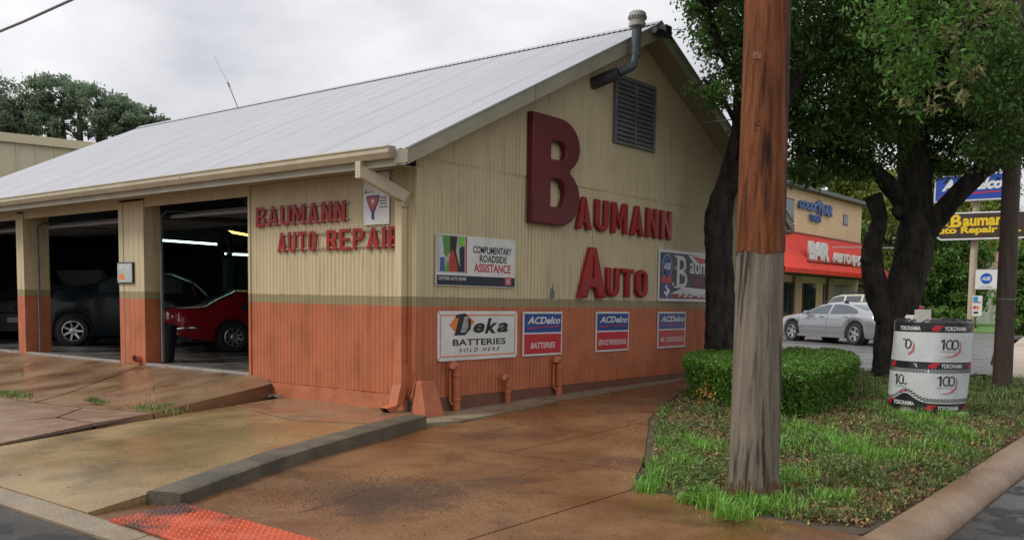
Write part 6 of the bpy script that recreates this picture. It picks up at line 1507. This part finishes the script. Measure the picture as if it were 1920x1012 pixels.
# upper windows
def win(y0, y1, z0, z1, mn=1, nm='window'):
    b = MB(); b.box((XB-.05, y0, z0), (XB+.045, y1, z1), MS); f = b.build(nm, mat('window_frame_dark', (.10, .08, .06), .6), ST)
    w_ = (y1-y0)/mn
    for i in range(mn):
        b = MB(); b.box((XB+.046, y0+i*w_+.04, z0+.06), (XB+.055, y0+(i+1)*w_-.04, z1-.06), MS); b.build('pane', mat('store_glass', (.02, .03, .03), .08, spec=.8), f)
    return f
a = zx(1580, 402); c = zx(1588, 424); win(a[0], c[0], c[1], a[1])
a = zx(1452, 365); c = zx(1487, 412); win(a[0], c[0], c[1], a[1])
# awning roof in ribbed sheets
awn = mat('red_awning', (.70, .04, .010), .5, c2=(.60, .03, .009), scale=2, spec=.3)
def awn_sheet(y0, y1):
    n_ = max(2, int((y1-y0)/.1)); V = []
    for i in range(n_+1):
        y = y0+(y1-y0)*i/n_; d_ = .04 if i % 2 else 0
        V += [(XB+.06+d_*.8, y, ztop+d_*.5), (XB+1.75+d_*.8, y, zaw+.12+d_*.5)]
    MB().add([MS @ Vector(v) for v in V], [(2*i, 2*i+1, 2*i+3, 2*i+2) for i in range(n_)]).build('awning_sheet', awn, ST)
y = YB0
while y < YB1-.1: awn_sheet(y, min(y+1.2, YB1)); y += 1.2
b = MB(); b.box((XB+1.72, YB0, zaw-.06), (XB+1.80, YB1, zaw+.14), MS); b.build('awning_fascia', awn, ST)
b = MB(); b.box((XB+.05, YB0, zaw-.04), (XB+1.72, YB1, zaw-.0), MS); b.build('awning_soffit', mat('brown_trim', (.12, .08, .05), .7), ST)
b = MB(); b.prism([(XB+.06, YB1, ztop), (XB+1.75, YB1, zaw+.12), (XB+.06, YB1, zaw+.12)], (0, .03, 0), MS); b.build('awning_end', awn, ST)
b = MB(); b.box((XB+.05, YB0, ztop-.02), (XB+.14, YB1, ztop+.06), MS); b.build('awning_flashing', mat('brown_red', (.25, .03, .02), .5), ST)
# small lean-to eave at its left
# ground floor openings
for (p0_, p1_, n_) in ((1462, 1489, 2), (1504, 1528, 2), (1543, 1590, 3)):
    ya, yb = atX(p0_, 560, XB).y, atX(p1_, 560, XB).y; win(ya, yb, .2, 2.25, n_, 'shop_window')
for pp_ in (1492, 1532, 1593):
    ya = atX(pp_, 560, XB+1.2).y; b = MB(); b.box((XB+.06, ya, -.1), (XB+.16, ya+.7, zaw-.06), MS); b.build('pilaster', mat('store_pilaster', (.50, .37, .23), .7), ST)
# roof lettering of the parts store
MA = Matrix.Translation(-SB) @ frame((XB+1.4, 0, 0), (0, 1, 0), (0, 0, 1))
STW = mat('sign_letter_white', (.75, .74, .70), .5)
def st_word(s, pxl, pxr, pyt, pyb, m_, X, bold=.05, depth=.10, shear=0):
    a = atX(pxl, pyt, X); c = atX(pxr, pyb, X); bb = atX(pxl, pyb, X)
    M = Matrix.Translation(-SB) @ frame((X, 0, 0), (0, 1, 0), (0, 0, 1))
    lettering(s, M, a.y, bb.z, c.y, a.z, m_, ST, 0, bold, shear, depth, 'sign_letters')
st_word('BAR', 1515, 1552, 451, 486, STW, XB+1.25, .06); st_word('AUTO', 1560, 1592, 473, 491, STW, XB+1.35, .05); st_word('PARTS', 1597, 1645, 478, 499, STW, XB+1.4, .05)
for a_, c_ in ((1514, 1556), (1558, 1596), (1595, 1640)):
    q0 = atX(a_, 489+(a_-1514)*.09, XB+1.45); q1 = atX(c_, 489+(c_-1514)*.09, XB+1.45); MB().tube([q0-SB, q1-SB], .05, 6).build('letter_rail', mat('brown_red', (.25, .03, .02), .5), ST)
GY = mat('sign_letter_blue', (.02, .09, .30), .4)
st_word('GOOD', 1497, 1526, 374, 390, GY, XB+.10, .05, .08, .2); st_word('YEAR', 1531, 1559, 380, 401, GY, XB+.10, .05, .08, .2); st_word('TIRES', 1517, 1538, 401, 414, GY, XB+.10, .03, .06)
a = atX(1526, 398, XB+.1); c = atX(1534, 378, XB+.1)
flat(Matrix.Translation(-SB) @ frame((XB+.1, 0, 0), (0, 1, 0), (0, 0, 1)), [(a.y, a.z), (a.y+.15, a.z+.05), (a.y+.12, c.z-.3), (c.y+.55, c.z+.02), (c.y+.1, c.z+.08), (a.y-.05, c.z-.2)], GY, ST, .02, 'winged_foot', .05)
# small brown-roofed eave seen at the left of the store
p = atD(1474, 405, 36); b = MB(); b.prism([(p.x-3, p.y-2, p.z+.3), (p.x+.35, p.y, p.z-.35), (p.x+.35, p.y, p.z-.65), (p.x-3, p.y-2, p.z-.3)], (-.6, 1.0, 0)); tag(b.build('lean_to_roof', mat('brown_trim', (.12, .08, .05), .7)), 'dark eave end jutting out beside the near pole, left of the parts store', 'eave')

# ------------------------------------------------------------------ far house
p = atD(1850, 610, 52); HB_ = Vector((p.x, p.y, G(p.x, p.y)+.05)); hz0 = .0
HH = empty('bungalow', 'pale green bungalow with brown roof seen beside the sign post', 'house', tuple(HB_), R(0))
hw_ = mat('pale_green_wall', (.42, .50, .40), .8); b = MB(); b.box((-1.6, 0, -.3), (7, 6, 2.9)); b.build('wall', hw_, HH)
b = MB(); b.prism([(-2.1, -.6, 2.8), (7.5, -.6, 2.8), (7.5, 6.6, 2.8), (-2.1, 6.6, 2.8)], (0, 0, .15)); b.build('eave', mat('cream_trim', (.6, .56, .46), .7), HH)
b = MB(); b.add([(-2.2, -.7, 2.96), (7.6, -.7, 2.96), (7.6, 6.7, 2.96), (-2.2, 6.7, 2.96), (1, 3, 4.6), (4.5, 3, 4.6)], [(0, 1, 5, 4), (1, 2, 5), (2, 3, 4, 5), (3, 0, 4), (3, 2, 1, 0)]); b.build('roof', mat('brown_roof', (.20, .12, .09), .8), HH)
for (x, w_) in ((-.9, .9), (1.6, 1.0), (4.0, 1.0)):
    b = MB(); b.box((x, -.05, .8), (x+w_, .0, 2.3)); f = b.build('window', mat('cream_trim', (.6, .56, .46), .7), HH)
    b = MB(); b.box((x+.08, -.07, .88), (x+w_-.08, -.051, 2.22)); b.build('pane', mat('store_glass', (.02, .03, .03), .08), f)
for x in (-1.5, .4, .9): b = MB(); b.box((x, -1.4, -.1), (x+.15, -1.25, 2.8)); b.build('porch_post', mat('cream_trim', (.6, .56, .46), .7), HH)
# white fence panel in front of it
# tall cream shed behind the shop at the far left
a = atD(-220, 255, 30); c = atD(175, 268, 34); dz_ = (a.z+c.z)/2
TB = empty('metal_shed', 'tall cream ribbed metal building rising behind the left end of the roof', 'building', (c.x, c.y, 0))
A = Vector((a.x-c.x, a.y-c.y, 0)); u = A.normalized(); Ln = A.length; wv = Vector((-u.y, u.x, 0))
if wv.dot(CAM-Vector((c.x, c.y, 0))) > 0: wv = -wv
b = MB(); b.prism([(0, 0, 0), tuple(A), tuple(A+wv*9), tuple(wv*9)], (0, 0, c.z-.3)); b.build('wall', mat('shed_cream', (.56, .50, .34), .6), TB)
k = 0; rib_me = None
while k*.62 < Ln:
    if rib_me is None:
        b = MB(); b.prism([tuple(-u*.035), tuple(u*.035), tuple(u*.02-wv*.05), tuple(-u*.02-wv*.05)], (0, 0, c.z-.35)); rib_me = b.mesh('rib')
    o = link('rib', rib_me, mat('shed_cream', (.56, .50, .34), .6), TB); o.location = u*(.05+k*.62)-wv*.002; k += 1
b = MB(); b.prism([tuple(-wv*.15-u*.2), tuple(A-wv*.15+u*.2), tuple(A+wv*9), tuple(wv*9-u*.2)], (0, 0, .30), Matrix.Translation((0, 0, c.z-.30))); b.build('eave_trim', mat('shed_trim', (.60, .52, .33), .5), TB)

# ------------------------------------------------------------------ wires and small things on the roof
WIRE = mat('wire_grey', (.10, .09, .10), .6)
def wire(label, pts, r, m=None, cat='cable'):
    P_ = [Vector(p) for p in pts]; c_ = P_[0]; o = MB().tube([p-c_ for p in P_], r, 6).build('cable', m or WIRE, None, smooth=60); o.location = c_; return tag(o, label, cat)
pa, pc = atD(-160, 125, 13), atD(300, -75, 10.5); wire('thick overhead cable crossing the top left corner of the sky', [pa-(pc-pa)*3, pa-(pc-pa)*1-Vector((0, 0, .25)), pa, (pa+pc)/2-Vector((0, 0, .03)), pc, pc+(pc-pa)*2+Vector((0, 0, .2))], .017, mat('cable_mauve', (.22, .18, .21), .6))
pA_, pB2 = atX(1262, 56, .6), atD(1430, 62, 17); wire('thin wire from the ridge weatherhead into the oak', [pA_, pB2], .006)
pA_, pB2 = atX(1300, 233, .15), atD(1400, 221, 16); wire('thin grey service wire leaving the right roof slope', [pA_, pB2], .012, mat('wire_pale', (.3, .3, .3), .5))
pA_, pB2 = atD(1560, 464, 30), atD(1700, 465, 30); wire('pale wire seen between the awning and the forked oak', [pA_, pB2], .02, mat('wire_pale', (.3, .3, .3), .5))
# weatherhead at the ridge
wp = atX(1240, 60, .55); t = empty('weatherhead', 'dark weatherhead fitting with wires at the ridge end of the gable', 'fitting', tuple(wp))
MB().tube([(0, -.22, -.02), (0, -.05, -.03), (0, .1, 0)], [.05, .075, .06], 10).build('pipe_end', M_black, t, smooth=40); b = MB(); b.box((-.05, .02, -.06), (.08, .22, .12)); b.build('box', M_black, t, bevel=.01)
MB().tube([(0, .2, .02), (0, .3, .0), (.0, .36, .06)], .015, 6).build('insulator', M_black, t); MB().tube([(0, .3, 0), (0, .36, -.04)], .02, 6).build('insulator', M_black, t)
# aerial
p0_, p1_, p2_ = atY(449, 206, 5.2), atY(427, 155, 5.2), atY(402, 106, 5.2)
t = empty('aerial', 'thin leaning whip aerial standing on the roof ridge', 'aerial', tuple(p0_)); MB().tube([Vector((0, 0, -.05)), p1_-p0_], .012, 6).build('lower_rod', WIRE, t); MB().tube([(p1_-p0_)*.85, p1_-p0_], .022, 6).build('coil', WIRE, t); MB().tube([p1_-p0_, p2_-p0_], .006, 5).build('whip', mat('wire_pale', (.3, .3, .3), .5), t)
p = atY(50, 372, -.5); o = MB().tube([Vector((-.12, 0, .02)), Vector((-.04, 0, .08)), Vector((.05, 0, .01)), Vector((.12, 0, .03))], .008, 5).build('loose_wire', M_grey); o.location = p; tag(o, 'bent bit of wire lying on the roof edge at the left', 'wire')
